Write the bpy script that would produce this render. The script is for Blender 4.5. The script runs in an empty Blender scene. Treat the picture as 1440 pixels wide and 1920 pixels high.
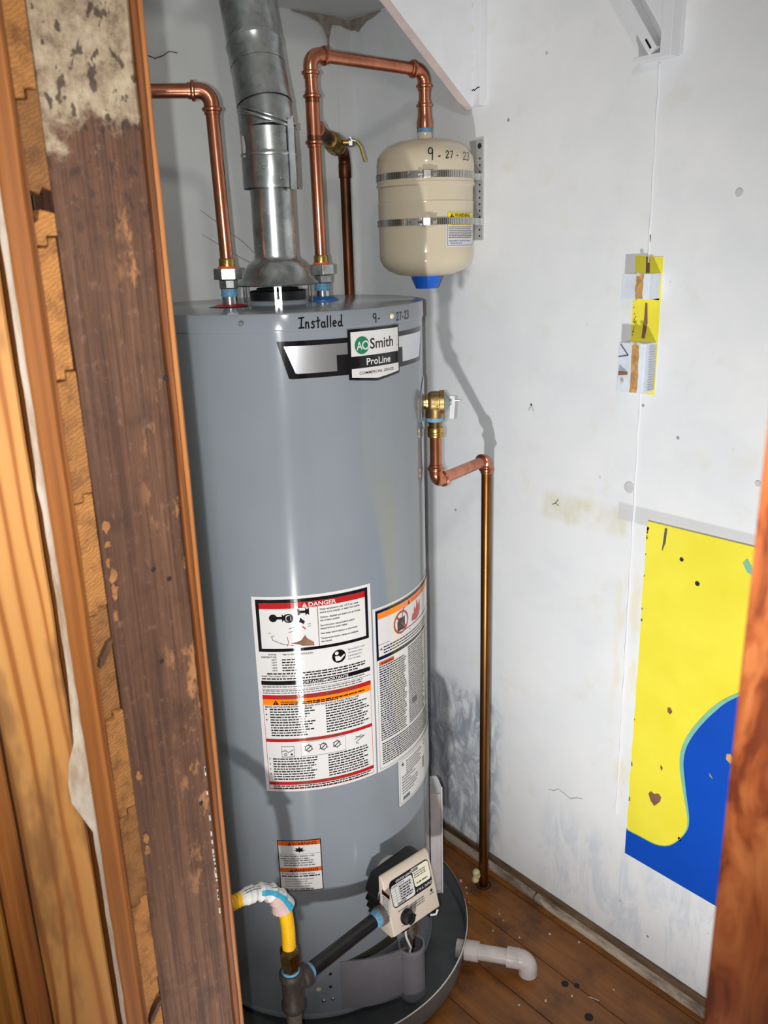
import bpy, bmesh, math, random
from mathutils import Vector, Matrix
random.seed(7)
PI = math.pi
scene = bpy.context.scene
COL = scene.collection

# ------------------------------------------------------------------ camera
YAW, PITCH, ROLL = 0.6991, 0.3011, -0.0295
CAM = Vector((-0.892, -1.3443, 1.5304))
fw = Vector((math.sin(YAW)*math.cos(PITCH), math.cos(YAW)*math.cos(PITCH), -math.sin(PITCH)))
rt = Vector((math.cos(YAW), -math.sin(YAW), 0))
up = rt.cross(fw)
r2 = rt*math.cos(ROLL) + up*math.sin(ROLL)
u2 = -rt*math.sin(ROLL) + up*math.cos(ROLL)
cam_d = bpy.data.cameras.new('camera')
cam = bpy.data.objects.new('camera', cam_d); COL.objects.link(cam)
m = Matrix((r2, u2, -fw)).transposed().to_4x4(); m.translation = CAM
cam.matrix_world = m
cam_d.sensor_fit = 'VERTICAL'; cam_d.sensor_height = 36.0
cam_d.lens = 1589.13/1920*36.0
cam_d.clip_start = 0.02
cam_d.dof.use_dof = True; cam_d.dof.focus_distance = 1.55; cam_d.dof.aperture_fstop = 9.5
scene.camera = cam

# ------------------------------------------------------------------ world, lights, exposure
w = bpy.data.worlds.new('room_ambient'); scene.world = w; w.use_nodes = True
w.node_tree.nodes['Background'].inputs[0].default_value = (1.0, 0.93, 0.86, 1)
w.node_tree.nodes['Background'].inputs[1].default_value = 0.24
def light(name, kind, loc, energy, color, radius=.01, target=None, size=None, blend=1.0):
    d = bpy.data.lights.new(name, kind); d.energy = energy; d.color = color
    d.shadow_soft_size = radius
    if kind == 'SPOT': d.spot_size = size; d.spot_blend = blend
    o = bpy.data.objects.new(name, d); COL.objects.link(o); o.location = loc
    if target is not None:
        o.rotation_euler = (Vector(target)-Vector(loc)).to_track_quat('-Z', 'Y').to_euler()
    return o
# work torch standing low by the opening, aimed up into the closet
light('torch_light', 'SPOT', (-.83, -1.16, .26), 77, (1.0, .99, .975), .026, (.475, -.61, 1.0), math.radians(98), 1.0)
# flash of the camera
light('flash_light', 'SPOT', CAM - r2*.03 - u2*.004, 41, (.98, .99, 1.0), .005, CAM + fw + u2*.05 - r2*.06, math.radians(88), 1.0)
# ceiling bulb of the room behind the camera
light('room_bulb', 'POINT', (-.8, -1.38, 2.22), 14, (1.0, .95, .89), .055)
vs = scene.view_settings
vs.view_transform = 'Standard'; vs.look = 'None'; vs.gamma = 1.0; vs.use_curve_mapping = False
vs.exposure = 0.0

# ------------------------------------------------------------------ materials
def lin(c):
    return tuple((x/255/12.92 if x/255 <= .04045 else ((x/255+.055)/1.055)**2.4) for x in c) + (1,)
MATS = {}
class NT:
    def __init__(s, name):
        s.m = bpy.data.materials.new(name); s.m.use_nodes = True
        s.t = s.m.node_tree; s.b = s.t.nodes['Principled BSDF']; MATS[name] = s.m
        s._tc = None
    def n(s, typ, **kw):
        nd = s.t.nodes.new(typ)
        for k, v in kw.items(): setattr(nd, k, v)
        return nd
    def link(s, a, b): s.t.links.new(a, b)
    def tc(s):
        if s._tc is None: s._tc = s.n('ShaderNodeTexCoord').outputs['Object']
        return s._tc
    def vec(s, scale=(1,1,1), loc=(0,0,0), rot=(0,0,0), rnd=0):
        mp = s.n('ShaderNodeMapping'); s.link(s.tc(), mp.inputs[0])
        mp.inputs['Scale'].default_value = scale; mp.inputs['Location'].default_value = loc; mp.inputs['Rotation'].default_value = rot
        out = mp.outputs[0]
        if rnd:
            oi = s.n('ShaderNodeObjectInfo'); mu = s.n('ShaderNodeVectorMath', operation='MULTIPLY_ADD')
            cb = s.n('ShaderNodeCombineXYZ')
            for i in range(3): s.link(oi.outputs['Random'], cb.inputs[i])
            s.link(cb.outputs[0], mu.inputs[0]); mu.inputs[1].default_value = (rnd, rnd*1.7, rnd*.6); s.link(out, mu.inputs[2])
            out = mu.outputs[0]
        return out
    def noise(s, vec, scale=5, detail=4, rough=.55, dist=0):
        nd = s.n('ShaderNodeTexNoise'); s.link(vec, nd.inputs['Vector'])
        nd.inputs['Scale'].default_value = scale; nd.inputs['Detail'].default_value = detail
        nd.inputs['Roughness'].default_value = rough; nd.inputs['Distortion'].default_value = dist
        return nd.outputs['Fac']
    def wave(s, vec, scale=5, dist=2, detail=2, dscale=1, kind='BANDS', axis='X'):
        nd = s.n('ShaderNodeTexWave', wave_type=kind)
        if kind == 'BANDS': nd.bands_direction = axis
        else: nd.rings_direction = axis
        s.link(vec, nd.inputs['Vector']); nd.inputs['Scale'].default_value = scale
        nd.inputs['Distortion'].default_value = dist; nd.inputs['Detail'].default_value = detail
        nd.inputs['Detail Scale'].default_value = dscale
        return nd.outputs['Fac']
    def ramp(s, fac, stops):
        nd = s.n('ShaderNodeValToRGB'); s.link(fac, nd.inputs[0]); e = nd.color_ramp.elements
        while len(e) > 1: e.remove(e[-1])
        e[0].position = stops[0][0]; e[0].color = stops[0][1]
        for p, c in stops[1:]:
            x = e.new(p); x.color = c
        return nd.outputs[0]
    def step(s, fac, lo, hi):
        nd = s.n('ShaderNodeMapRange'); nd.interpolation_type = 'SMOOTHSTEP'; s.link(fac, nd.inputs[0])
        nd.inputs[1].default_value = lo; nd.inputs[2].default_value = hi
        return nd.outputs[0]
    def math(s, op, a, b=None):
        nd = s.n('ShaderNodeMath', operation=op)
        for i, x in enumerate((a, b)):
            if x is None: continue
            if isinstance(x, (int, float)): nd.inputs[i].default_value = x
            else: s.link(x, nd.inputs[i])
        return nd.outputs[0]
    def mix(s, fac, a, b, mode='MIX'):
        nd = s.n('ShaderNodeMix', data_type='RGBA', blend_type=mode)
        for i, x in ((0, fac), (6, a), (7, b)):
            if isinstance(x, (int, float)): nd.inputs[i].default_value = x
            elif isinstance(x, tuple): nd.inputs[i].default_value = x
            else: s.link(x, nd.inputs[i])
        return nd.outputs[2]
    def xyz(s):
        sp = s.n('ShaderNodeSeparateXYZ'); s.link(s.tc(), sp.inputs[0]); return sp.outputs
    def rect(s, a, a0, a1, b, b0, b1, soft=.01):
        f = s.math('MULTIPLY', s.step(a, a0-soft, a0+soft), s.math('SUBTRACT', 1.0, s.step(a, a1-soft, a1+soft)))
        g = s.math('MULTIPLY', s.step(b, b0-soft, b0+soft), s.math('SUBTRACT', 1.0, s.step(b, b1-soft, b1+soft)))
        return s.math('MULTIPLY', f, g)
    def bump(s, h, strength=.2, dist=.002):
        nd = s.n('ShaderNodeBump'); s.link(h, nd.inputs['Height']); nd.inputs['Strength'].default_value = strength
        nd.inputs['Distance'].default_value = dist; s.link(nd.outputs[0], s.b.inputs['Normal'])
    def set(s, color=None, rough=None, metal=None, spec=None, coat=None):
        for k, v in (('Base Color', color), ('Roughness', rough), ('Metallic', metal), ('Specular IOR Level', spec), ('Coat Weight', coat)):
            if v is None: continue
            if hasattr(v, 'is_linked') or hasattr(v, 'links'): s.link(v, s.b.inputs[k])
            else: s.b.inputs[k].default_value = v
        return s.m

def plain(name, c, rough=.5, metal=0, var=.06, scale=40, bump=0, rrough=0):
    t = NT(name); v = t.vec()
    f = t.noise(v, scale, 5)
    c = lin(c)
    d = tuple(x*(1-var*2) for x in c[:3])+(1,); e = tuple(min(1, x*(1+var)) for x in c[:3])+(1,)
    t.set(t.ramp(f, [(.3, d), (.7, e)]), rough, metal)
    if bump: t.bump(f, bump, .001)
    return t.m

def wood(name, dark, mid, light_, scale=1.0, rough=.6, rings=.5, stretch=.04, axis='z', bump=.15, rnd=3.0, cut=0.0):
    t = NT(name)
    sc = {'z': (1, 1, stretch), 'y': (1, stretch, 1), 'x': (stretch, 1, 1)}[axis]
    v = t.vec(tuple(a*scale for a in sc), rnd=rnd)
    a = t.noise(v, 22, 5, .6, .6)
    b = t.noise(v, 160, 3, .6)
    wv = t.wave(v, 18, 7, 2, 1.4, 'BANDS', 'X' if axis != 'x' else 'Y')
    c1 = t.ramp(a, [(.28, lin(dark)), (.5, lin(mid)), (.74, lin(light_))])
    c2 = t.mix(t.math('MULTIPLY', t.step(wv, .55, .95), rings), c1, lin(dark))
    c3 = t.mix(t.math('MULTIPLY', t.step(b, .5, .75), .35), c2, lin(tuple(x*.72 for x in mid)))
    t.set(c3, rough)
    t.bump(t.math('ADD', a, b), bump, .002)
    return t.m

def end_grain(name, dark, mid, light_):
    t = NT(name)
    v = t.vec((1, 1, 1), rnd=1.3)
    v2 = t.vec((1, 1, 1), rot=(0, .5, 0), rnd=.9)
    wv = t.wave(v2, 90, 9, 3, 1.6, 'BANDS', 'Z')
    a = t.noise(v, 60, 4); b = t.noise(v, 260, 2)
    c = t.mix(t.math('MULTIPLY', wv, .55), lin(light_), lin(mid))
    c = t.mix(t.math('MULTIPLY', t.step(a, .42, .72), .7), c, lin(dark))
    oi = t.n('ShaderNodeObjectInfo')
    c = t.mix(t.math('MULTIPLY', t.step(oi.outputs['Random'], .3, 1.2), .75), c, lin(tuple(x*.75 for x in dark)))
    t.set(c, .75); t.bump(t.math('ADD', wv, b), .3, .002)
    return t.m

def metal(name, c, rough=.3, var=.15, scale=25, c2=None, spangle=False, bump=.05, streak=None):
    t = NT(name); v = t.vec(streak or (1, 1, 1)); f = t.noise(v, scale, 5, .6)
    a = lin(c); b = lin(c2) if c2 else tuple(x*(1-var*2) for x in a[:3])+(1,)
    col = t.ramp(f, [(.35, b), (.62, a)])
    if spangle:
        vo = t.n('ShaderNodeTexVoronoi'); t.link(v, vo.inputs['Vector']); vo.inputs['Scale'].default_value = 90
        bw = t.n('ShaderNodeRGBToBW'); t.link(vo.outputs['Color'], bw.inputs[0]); col = t.mix(.35, col, bw.outputs[0], 'SOFT_LIGHT')
    t.set(col, None, 1.0)
    rr = t.n('ShaderNodeMapRange'); t.link(f, rr.inputs[0]); rr.inputs[3].default_value = rough*1.35; rr.inputs[4].default_value = rough*.75
    t.link(rr.outputs[0], t.b.inputs['Roughness'])
    if bump: t.bump(f, bump, .001)
    return t.m

def build_materials():
    # white painted plaster of the right wall: dirt specks, primer streaks low down, ghost of a removed cleat
    t = NT('wall_paint'); x, y, z = t.xyz()
    v = t.vec()
    f = t.noise(v, 3.2, 5, .6); g = t.noise(v, 14, 5, .6)
    c = t.ramp(f, [(.3, lin((228, 232, 236))), (.7, lin((242, 244, 245)))])
    c = t.mix(t.math('MULTIPLY', t.step(g, .56, .75), .3), c, lin((226, 220, 200)))
    st = t.noise(t.vec((1, 4.5, 1.3), rot=(.9, 0, 0)), 5, 6, .7, .9)
    low = t.math('MULTIPLY', t.rect(y, -1.2, -.28, z, .02, .27, .05), t.step(st, .42, .62))
    c = t.mix(t.math('MULTIPLY', low, .34), c, lin((168, 188, 216)))
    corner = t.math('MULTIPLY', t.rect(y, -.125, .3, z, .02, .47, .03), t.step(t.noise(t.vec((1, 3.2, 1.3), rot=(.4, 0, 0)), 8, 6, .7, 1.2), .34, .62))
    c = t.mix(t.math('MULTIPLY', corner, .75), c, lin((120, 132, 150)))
    gh = t.rect(y, -.45, -.245, t.math('ADD', z, t.math('MULTIPLY', g, .012)), .985, 1.04, .012)
    c = t.mix(t.math('MULTIPLY', gh, t.math('MULTIPLY', t.step(t.noise(v, 20, 4), .2, .7), .75)), c, lin((214, 208, 172)))
    gh2 = t.rect(y, -1.5, -.43, t.math('ADD', z, t.math('MULTIPLY', y, -.006)), 1.015, 1.049, .0025)
    c = t.mix(t.math('MULTIPLY', gh2, .75), c, lin((204, 205, 207)))
    bl = t.noise(t.vec((1, 1, 1.6)), 6, 3, .5, .3)
    c = t.mix(t.math('MULTIPLY', t.step(bl, .52, .66), .07), c, lin((190, 200, 206)))
    yl = t.math('MULTIPLY', t.rect(y, -.50, -.44, z, .36, 1.0, .015), t.step(t.noise(t.vec((1, 3, 1)), 11, 4), .5, .66))
    c = t.mix(t.math('MULTIPLY', yl, .35), c, lin((232, 216, 150)))
    vo = t.n('ShaderNodeTexVoronoi'); t.link(v, vo.inputs['Vector']); vo.inputs['Scale'].default_value = 15
    dot = t.math('MULTIPLY', t.math('SUBTRACT', 1.0, t.step(vo.outputs['Distance'], .035, .06)), t.step(t.noise(v, 6, 2), .5, .55))
    c = t.mix(t.math('MULTIPLY', dot, .75), c, lin((110, 100, 92)))
    t.set(c, .42); t.bump(t.math('ADD', g, t.noise(v, 90, 3)), .12, .003)
    # back wall
    t = NT('back_paint'); x, y, z = t.xyz(); v = t.vec()
    f = t.noise(v, 4, 5); c = t.ramp(f, [(.3, lin((214, 217, 215))), (.7, lin((228, 230, 228)))])
    d = t.math('MULTIPLY', t.math('SUBTRACT', 1.0, t.step(z, 1.36, 1.43)), t.step(t.noise(v, 16, 5, .7), .35, .6))
    c = t.mix(t.math('MULTIPLY', d, .7), c, lin((186, 172, 138)))
    vo = t.n('ShaderNodeTexVoronoi'); t.link(v, vo.inputs['Vector']); vo.inputs['Scale'].default_value = 17
    dot = t.math('MULTIPLY', t.math('SUBTRACT', 1.0, t.step(vo.outputs['Distance'], .035, .055)), t.step(t.noise(v, 7, 2), .52, .57))
    c = t.mix(t.math('MULTIPLY', dot, .8), c, lin((80, 70, 60)))
    t.set(c, .5); t.bump(t.noise(v, 60, 4), .1, .003)
    # heater enamel
    t = NT('heater_enamel'); v = t.vec(); f = t.noise(v, 5, 3)
    t.set(t.ramp(f, [(.3, lin((128, 135, 142))), (.7, lin((134, 141, 148)))]), .085); t.b.inputs['Specular IOR Level'].default_value = .5
    t.bump(t.noise(v, 14, 2), .02, .004)
    t.b.inputs['Anisotropic'].default_value = .75; tn_ = t.n('ShaderNodeTangent', direction_type='RADIAL', axis='Z'); t.link(tn_.outputs[0], t.b.inputs['Tangent']); t.b.inputs['Roughness'].default_value = .15; t.b.inputs['Anisotropic'].default_value = .85; t.b.inputs['Anisotropic Rotation'].default_value = .25
    # expansion tank enamel
    t = NT('tank_enamel'); v = t.vec(); f = t.noise(v, 8, 3)
    t.set(t.ramp(f, [(.3, lin((206, 194, 168))), (.7, lin((212, 200, 175)))]), .10)
    t.bump(t.noise(v, 26, 2), .02, .003)
    metal('copper', (212, 142, 112), .24, .18, 18, (168, 102, 78), streak=(1, 1, .35))
    metal('copper_aged', (150, 104, 58), .34, .2, 20, (96, 62, 34), streak=(1, 1, .2))
    metal('copper_dark', (112, 66, 44), .45, .2, 22, (62, 50, 40), streak=(1, 1, .3))
    metal('brass', (196, 164, 98), .28, .15, 30, (160, 126, 66))
    metal('bronze', (176, 150, 106), .40, .15, 60, (140, 114, 74), bump=.12)
    plain('bonnet_grey', (132, 142, 144), .45, .2, .05)
    metal('galvanized', (206, 212, 212), .27, .12, 12, (156, 164, 165), spangle=True, bump=.08)
    metal('zinc', (205, 208, 208), .28, .12, 60, (165, 168, 166))
    metal('stainless', (215, 215, 212), .16, .1, 60)
    metal('dark_brass', (164, 138, 84), .28, .2, 40, (110, 90, 52))
    plain('pan_metal', (128, 132, 135), .30, .45, .15, 8)
    metal('pan_lip', (205, 205, 200), .25, .1, 30)
    metal('silver_foil', (226, 228, 230), .30, .03, 4, (205, 208, 212), bump=0)
    # slotted hose-clamp band
    plain('strap_zinc', (196, 198, 198), .4, .35, .06)
    t = NT('clamp_band'); v = t.vec()
    gr = t.n('ShaderNodeTexGradient', gradient_type='RADIAL'); t.link(t.vec((1, 1, 1), (-.365, .008, 0)), gr.inputs[0])
    sw = t.math('SINE', t.math('MULTIPLY', gr.outputs['Fac'], 900))
    t.set(t.ramp(t.step(sw, .2, .6), [(0, lin((205, 205, 200))), (1, lin((110, 108, 104)))]), .2, 1.0)
    plain('black_plastic', (22, 22, 24), .4, 0, .1)
    plain('black_ink', (16, 16, 20), .45, 0, .02)
    plain('grey_ink', (92, 92, 96), .5, 0, .02)
    plain('label_white', (214, 212, 210), .22, 0, .01)
    plain('label_cream', (226, 222, 196), .3, 0, .01)
    plain('label_red', (178, 30, 34), .3, 0, .02)
    plain('label_orange', (236, 130, 24), .3, 0, .02)
    plain('label_burnt', (214, 92, 30), .3, 0, .02)
    plain('label_yellow', (240, 214, 20), .3, 0, .02)
    plain('label_blue', (40, 86, 150), .4, 0, .02)
    plain('label_aqua', (60, 160, 190), .4, 0, .02)
    plain('label_pink', (206, 178, 172), .5, 0, .06)
    plain('logo_green', (22, 120, 82), .3, 0, .02)
    plain('washer_red', (168, 30, 44), .4)
    plain('washer_blue', (24, 98, 178), .4)
    plain('washer_orange', (226, 96, 34), .5)
    plain('cap_blue', (10, 96, 206), .38)
    plain('thread_tape', (104, 160, 196), .6, 0, .2, 200, .3)
    plain('valve_cream', (206, 192, 176), .45, 0, .02)
    plain('iron_black', (26, 25, 26), .32, 0, .3, 60)
    plain('iron_tee', (62, 54, 48), .55, 0, .2, 120, .3)
    plain('iron_nipple', (104, 96, 88), .4, 0, .15, 60)
    plain('hose_yellow', (240, 186, 12), .38, 0, .05)
    plain('handle_yellow', (214, 182, 40), .4)
    plain('pvc_white', (214, 204, 200), .35, 0, .1, 20)
    plain('pouch_plastic', (166, 168, 170), .22, 0, .05)
    plain('pouch_paper', (190, 182, 182), .5, 0, .06)
    plain('foam_cream', (206, 196, 150), .8, 0, .15, 90, .4)
    plain('paint_gloss_white', (232, 234, 238), .35, 0, .02, 20)
    plain('paint_lilac', (214, 218, 232), .5, 0, .05, 40)
    plain('paint_bluewhite', (222, 230, 242), .5, 0, .05, 40)
    plain('paint_grey', (205, 206, 208), .5, 0, .03)
    plain('mural_teal', (132, 196, 170), .35, 0, .05)
    plain('raw_brown', (134, 96, 74), .8, 0, .15, 60)
    plain('scar_wood', (160, 108, 60), .7, 0, .25, 120)
    plain('raw_pine', (206, 160, 96), .7, 0, .2, 80)
    plain('hole_dark', (34, 30, 34), .8)
    plain('debris_white', (214, 208, 198), .8)
    plain('dark_steel', (60, 62, 60), .4, .6, .1)
    plain('soffit_edge', (222, 208, 202), .6, 0, .05)
    plain('jacket_door', (128, 126, 132), .3, 0, .03)
    plain('cobweb', (164, 152, 142), .9, 0, .2, 60)
    plain('hair_dark', (70, 60, 56), .8)
    t = NT('mural_yellow'); v = t.vec(); f = t.noise(v, 9, 4)
    t.set(t.ramp(f, [(.3, lin((240, 226, 60))), (.7, lin((249, 237, 78)))]), .38); t.bump(t.noise(v, 70, 3), .08, .002)
    t = NT('mural_blue'); v = t.vec(); f = t.noise(v, 5, 4)
    t.set(t.ramp(f, [(.35, lin((0, 74, 186))), (.75, lin((4, 82, 196)))]), .38); t.bump(t.noise(v, 70, 3), .08, .002)
    t = NT('dark_glass'); t.set(lin((48, 50, 40)), .15)
    # floor boards
    t = NT('floor_varnish'); v = t.vec((1, .05, 1), rnd=2.0)
    a = t.noise(v, 26, 6, .65, .5); d = t.noise(t.vec(), 9, 5, .65)
    c = t.ramp(a, [(.25, lin((92, 52, 16))), (.55, lin((146, 88, 28))), (.8, lin((178, 114, 42)))])
    c = t.mix(t.math('MULTIPLY', t.step(d, .46, .70), .75), c, lin((58, 34, 17)))
    sp = t.n('ShaderNodeTexVoronoi'); t.link(t.vec(), sp.inputs['Vector']); sp.inputs['Scale'].default_value = 34
    dot = t.math('MULTIPLY', t.math('SUBTRACT', 1.0, t.step(sp.outputs['Distance'], .05, .09)), t.step(t.noise(t.vec(), 12, 2), .55, .6))
    c = t.mix(t.math('MULTIPLY', dot, .35), c, lin((196, 180, 156)))
    t.set(c, .36); t.bump(a, .1, .002)
    # woods of the framing
    wood('wood_orange', (116, 64, 24), (168, 104, 48), (194, 130, 68), 1.0, .5, .35, .035)
    wood('wood_edge', (78, 42, 18), (126, 72, 32), (164, 102, 48), 2.2, .42, .5, .03)
    wood('wood_ochre', (128, 78, 28), (168, 112, 46), (190, 136, 66), 1.4, .5, .4, .03)
    wood('wood_dark_base', (62, 40, 22), (92, 62, 40), (120, 88, 58), 1.6, .7, .3, .06)
    end_grain('end_grain', (100, 60, 26), (146, 92, 42), (182, 124, 62))
    # plywood face
    t = NT('plywood'); v = t.vec((1, 1, .1))
    wv = t.wave(t.vec((1, 1, .10), rot=(0, .10, 0)), 17, 8.0, 2, 1.1, 'BANDS', 'X')
    a = t.noise(v, 14, 5, .6, .4); d = t.noise(t.vec((1, 1, .28)), 16, 4, .6)
    c = t.ramp(wv, [(.45, lin((206, 150, 84))), (.82, lin((194, 134, 68))), (.97, lin((154, 92, 38)))])
    c = t.mix(t.math('MULTIPLY', t.step(a, .45, .7), .4), c, lin((190, 122, 60)))
    c = t.mix(t.math('MULTIPLY', t.step(d, .48, .62), .75), c, lin((128, 86, 50)))
    t.set(c, .55); t.bump(a, .1, .002)
    # dark old stud with plaster residue high up
    t = NT('stud_dark'); x, y, z = t.xyz(); v = t.vec((1, 1, .05)); o = t.vec()
    a = t.noise(v, 40, 6, .65, .3); b = t.noise(o, 22, 5, .65); s2 = t.noise(t.vec((1, 1, .55)), 105, 3, .55)
    c = t.ramp(a, [(.28, lin((66, 40, 26))), (.5, lin((96, 64, 44))), (.75, lin((126, 88, 64)))])
    c = t.mix(t.math('MULTIPLY', t.step(b, .50, .72), .5), c, lin((56, 35, 26)))
    fl_ = t.noise(t.vec((1, 1, .018)), 190, 4, .6); c = t.mix(t.math('MULTIPLY', t.step(fl_, .48, .62), .5), c, lin((52, 30, 22)))
    mo = t.noise(t.vec((1, 1, .6)), 120, 4, .7); c = t.mix(t.math('MULTIPLY', t.step(mo, .55, .72), .4), c, lin((140, 104, 82)))
    side = t.step(x, -.575, -.545)
    pat = t.math('MULTIPLY', t.step(t.noise(t.vec((1, 1, .4)), 36, 5, .7), .56, .66), t.math('MULTIPLY', side, t.math('SUBTRACT', 1.0, t.step(z, 1.55, 1.6))))
    c = t.mix(t.math('MULTIPLY', pat, .75), c, lin((176, 122, 76)))
    pl = t.step(t.math('ADD', z, t.math('MULTIPLY', t.math('SUBTRACT', b, .5), .16)), 1.622, 1.645)
    plc = t.ramp(t.noise(o, 45, 8, .75), [(.36, lin((112, 92, 74))), (.50, lin((158, 140, 114))), (.66, lin((184, 168, 142)))])
    c = t.mix(pl, c, plc)
    spots = t.math('MULTIPLY', t.step(s2, .57, .62), t.step(z, 1.42, 1.64))
    c = t.mix(t.math('MULTIPLY', spots, .85), c, lin((56, 40, 34)))
    t.set(c, .72); t.bump(t.math('ADD', t.math('ADD', a, b), fl_), .4, .003)
    # near jamb board, coarse flat-sawn figure
    t = NT('jamb_fir'); v = t.vec((1, 1, .30))
    a = t.noise(v, 46, 4, .55, 1.2); b = t.noise(t.vec((1, 1, .12)), 90, 3)
    c = t.ramp(a, [(.38, lin((104, 44, 18))), (.48, lin((156, 80, 38))), (.62, lin((182, 108, 58)))])
    c = t.mix(t.math('MULTIPLY', t.step(b, .5, .7), .4), c, lin((140, 70, 30)))
    t.set(c, .5); t.bump(a, .15, .002)
    t = NT('old_base'); v = t.vec((1, .2, 1)); f = t.noise(v, 50, 5, .65)
    t.set(t.ramp(f, [(.3, lin((74, 56, 40))), (.7, lin((128, 104, 78)))]), .75); t.bump(f, .3, .003)
    t = NT('shoe_paint'); v = t.vec((1, .3, 1)); f = t.noise(v, 40, 5, .65)
    t.set(t.ramp(f, [(.32, lin((116, 100, 84))), (.55, lin((196, 182, 164)))]), .6); t.bump(f, .2, .002)
    t = NT('strip_paint'); v = t.vec((1, 1, .3)); f = t.noise(v, 60, 5, .65)
    t.set(t.ramp(f, [(.3, lin((170, 146, 118))), (.55, lin((206, 194, 178)))]), .7); t.bump(f, .4, .003)
build_materials()
for k_, m_ in MATS.items():     # glossy film labels wrapped round the cylinder
    if k_.startswith('label_') or k_ == 'black_ink':
        nt_ = m_.node_tree; bs = nt_.nodes['Principled BSDF']; tg = nt_.nodes.new('ShaderNodeTangent'); tg.direction_type = 'RADIAL'; tg.axis = 'Z'
        nt_.links.new(tg.outputs[0], bs.inputs['Tangent']); bs.inputs['Anisotropic'].default_value = .85; bs.inputs['Anisotropic Rotation'].default_value = .25; bs.inputs['Roughness'].default_value = .12

# ------------------------------------------------------------------ mesh builder
class MB:
    def __init__(s): s.v = []; s.f = []
    def add(s, vs, fs):
        o = len(s.v); s.v += [tuple(x) for x in vs]; s.f += [tuple(i+o for i in f) for f in fs]; return s
    def box(s, a, b):
        x0, y0, z0 = a; x1, y1, z1 = b
        vs = [(x0,y0,z0),(x1,y0,z0),(x1,y1,z0),(x0,y1,z0),(x0,y0,z1),(x1,y0,z1),(x1,y1,z1),(x0,y1,z1)]
        return s.add(vs, [(0,3,2,1),(4,5,6,7),(0,1,5,4),(1,2,6,5),(2,3,7,6),(3,0,4,7)])
    def lathe(s, prof, org=(0,0,0), d=(0,0,1), seg=24, caps=True, sides=None):
        org = Vector(org); d = Vector(d).normalized()
        a = d.orthogonal().normalized() if abs(d.z) < .999 else Vector((1,0,0))
        b = d.cross(a)
        vs = []; n = len(prof)
        for r, h in prof:
            for k in range(seg):
                t = 2*PI*k/seg
                vs.append(org + d*h + (a*math.cos(t)+b*math.sin(t))*r)
        fs = [(i*seg+k, i*seg+(k+1) % seg, (i+1)*seg+(k+1) % seg, (i+1)*seg+k) for i in range(n-1) for k in range(seg)]
        if caps:
            fs.append(tuple(reversed(range(seg)))); fs.append(tuple(range((n-1)*seg, n*seg)))
        return s.add(vs, fs)
    def cyl(s, p, q, r, seg=20):
        p = Vector(p); q = Vector(q); return s.lathe([(r, 0), (r, (q-p).length)], p, q-p, seg)
    def tube(s, path, r, seg=14, caps=True):
        path = [Vector(p) for p in path]; n = len(path)
        rr = r if hasattr(r, '__len__') else [r]*n
        tan = [(path[min(i+1, n-1)]-path[max(i-1, 0)]).normalized() for i in range(n)]
        nrm = tan[0].orthogonal().normalized(); vs = []
        for i in range(n):
            nrm = (nrm - tan[i]*nrm.dot(tan[i])).normalized(); b = tan[i].cross(nrm)
            for k in range(seg):
                t = 2*PI*k/seg; vs.append(path[i]+(nrm*math.cos(t)+b*math.sin(t))*rr[i])
        fs = [(i*seg+k, i*seg+(k+1) % seg, (i+1)*seg+(k+1) % seg, (i+1)*seg+k) for i in range(n-1) for k in range(seg)]
        if caps: fs.append(tuple(reversed(range(seg)))); fs.append(tuple(range((n-1)*seg, n*seg)))
        return s.add(vs, fs)
    def prism(s, poly, f0, f1):
        """poly: 2D points; f0,f1 map (a,b) to the two end faces"""
        n = len(poly); vs = [f0(*p) for p in poly]+[f1(*p) for p in poly]
        fs = [tuple(reversed(range(n))), tuple(range(n, 2*n))]+[(i, (i+1) % n, n+(i+1) % n, n+i) for i in range(n)]
        return s.add(vs, fs)
    def each(s, name, mat, parent=None, smooth=40, bevel=0):
        return [m.build(name, mat, parent, smooth, bevel) for m in pieces(s)]
    def build(s, name, mat, parent=None, smooth=40, bevel=0, seg=2, weld=False):
        me = bpy.data.meshes.new(name); me.from_pydata(s.v, [], s.f); me.validate()
        bm = bmesh.new(); bm.from_mesh(me)
        if weld: bmesh.ops.remove_doubles(bm, verts=bm.verts, dist=1e-6)
        bmesh.ops.recalc_face_normals(bm, faces=bm.faces)
        if bevel:
            ed = [e for e in bm.edges if len(e.link_faces) == 2 and e.calc_face_angle(0) > .5]
            bmesh.ops.bevel(bm, geom=ed, offset=bevel, segments=seg, affect='EDGES', profile=.5, clamp_overlap=True)
        bm.to_mesh(me); bm.free()
        if smooth:
            me.polygons.foreach_set('use_smooth', [True]*len(me.polygons)); me.set_sharp_from_angle(angle=math.radians(smooth))
        me.materials.append(MATS[mat])
        o = bpy.data.objects.new(name, me); COL.objects.link(o)
        if parent is not None: attach(o, parent)
        return o
BASE = {}
def attach(o, parent):
    o.parent = parent
    # meshes sit at the world origin, empties at their base
    o.matrix_parent_inverse = Matrix.Translation(-Vector(BASE.get(parent.name, (0,0,0)) if parent.type == 'EMPTY' else (0,0,0)))
def thing(name, label, cat, loc=(0,0,0), group=None):
    o = bpy.data.objects.new(name, None); COL.objects.link(o); o.location = loc
    o.empty_display_size = .05
    BASE[o.name] = tuple(loc); o['label'] = label; o['category'] = cat
    if group: o['group'] = group
    return o
def tag(o, label, cat, group=None):
    o['label'] = label; o['category'] = cat
    if group: o['group'] = group
    return o
def struct(o, label=None):
    o['kind'] = 'structure'
    if label: o['label'] = label
    return o
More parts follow.
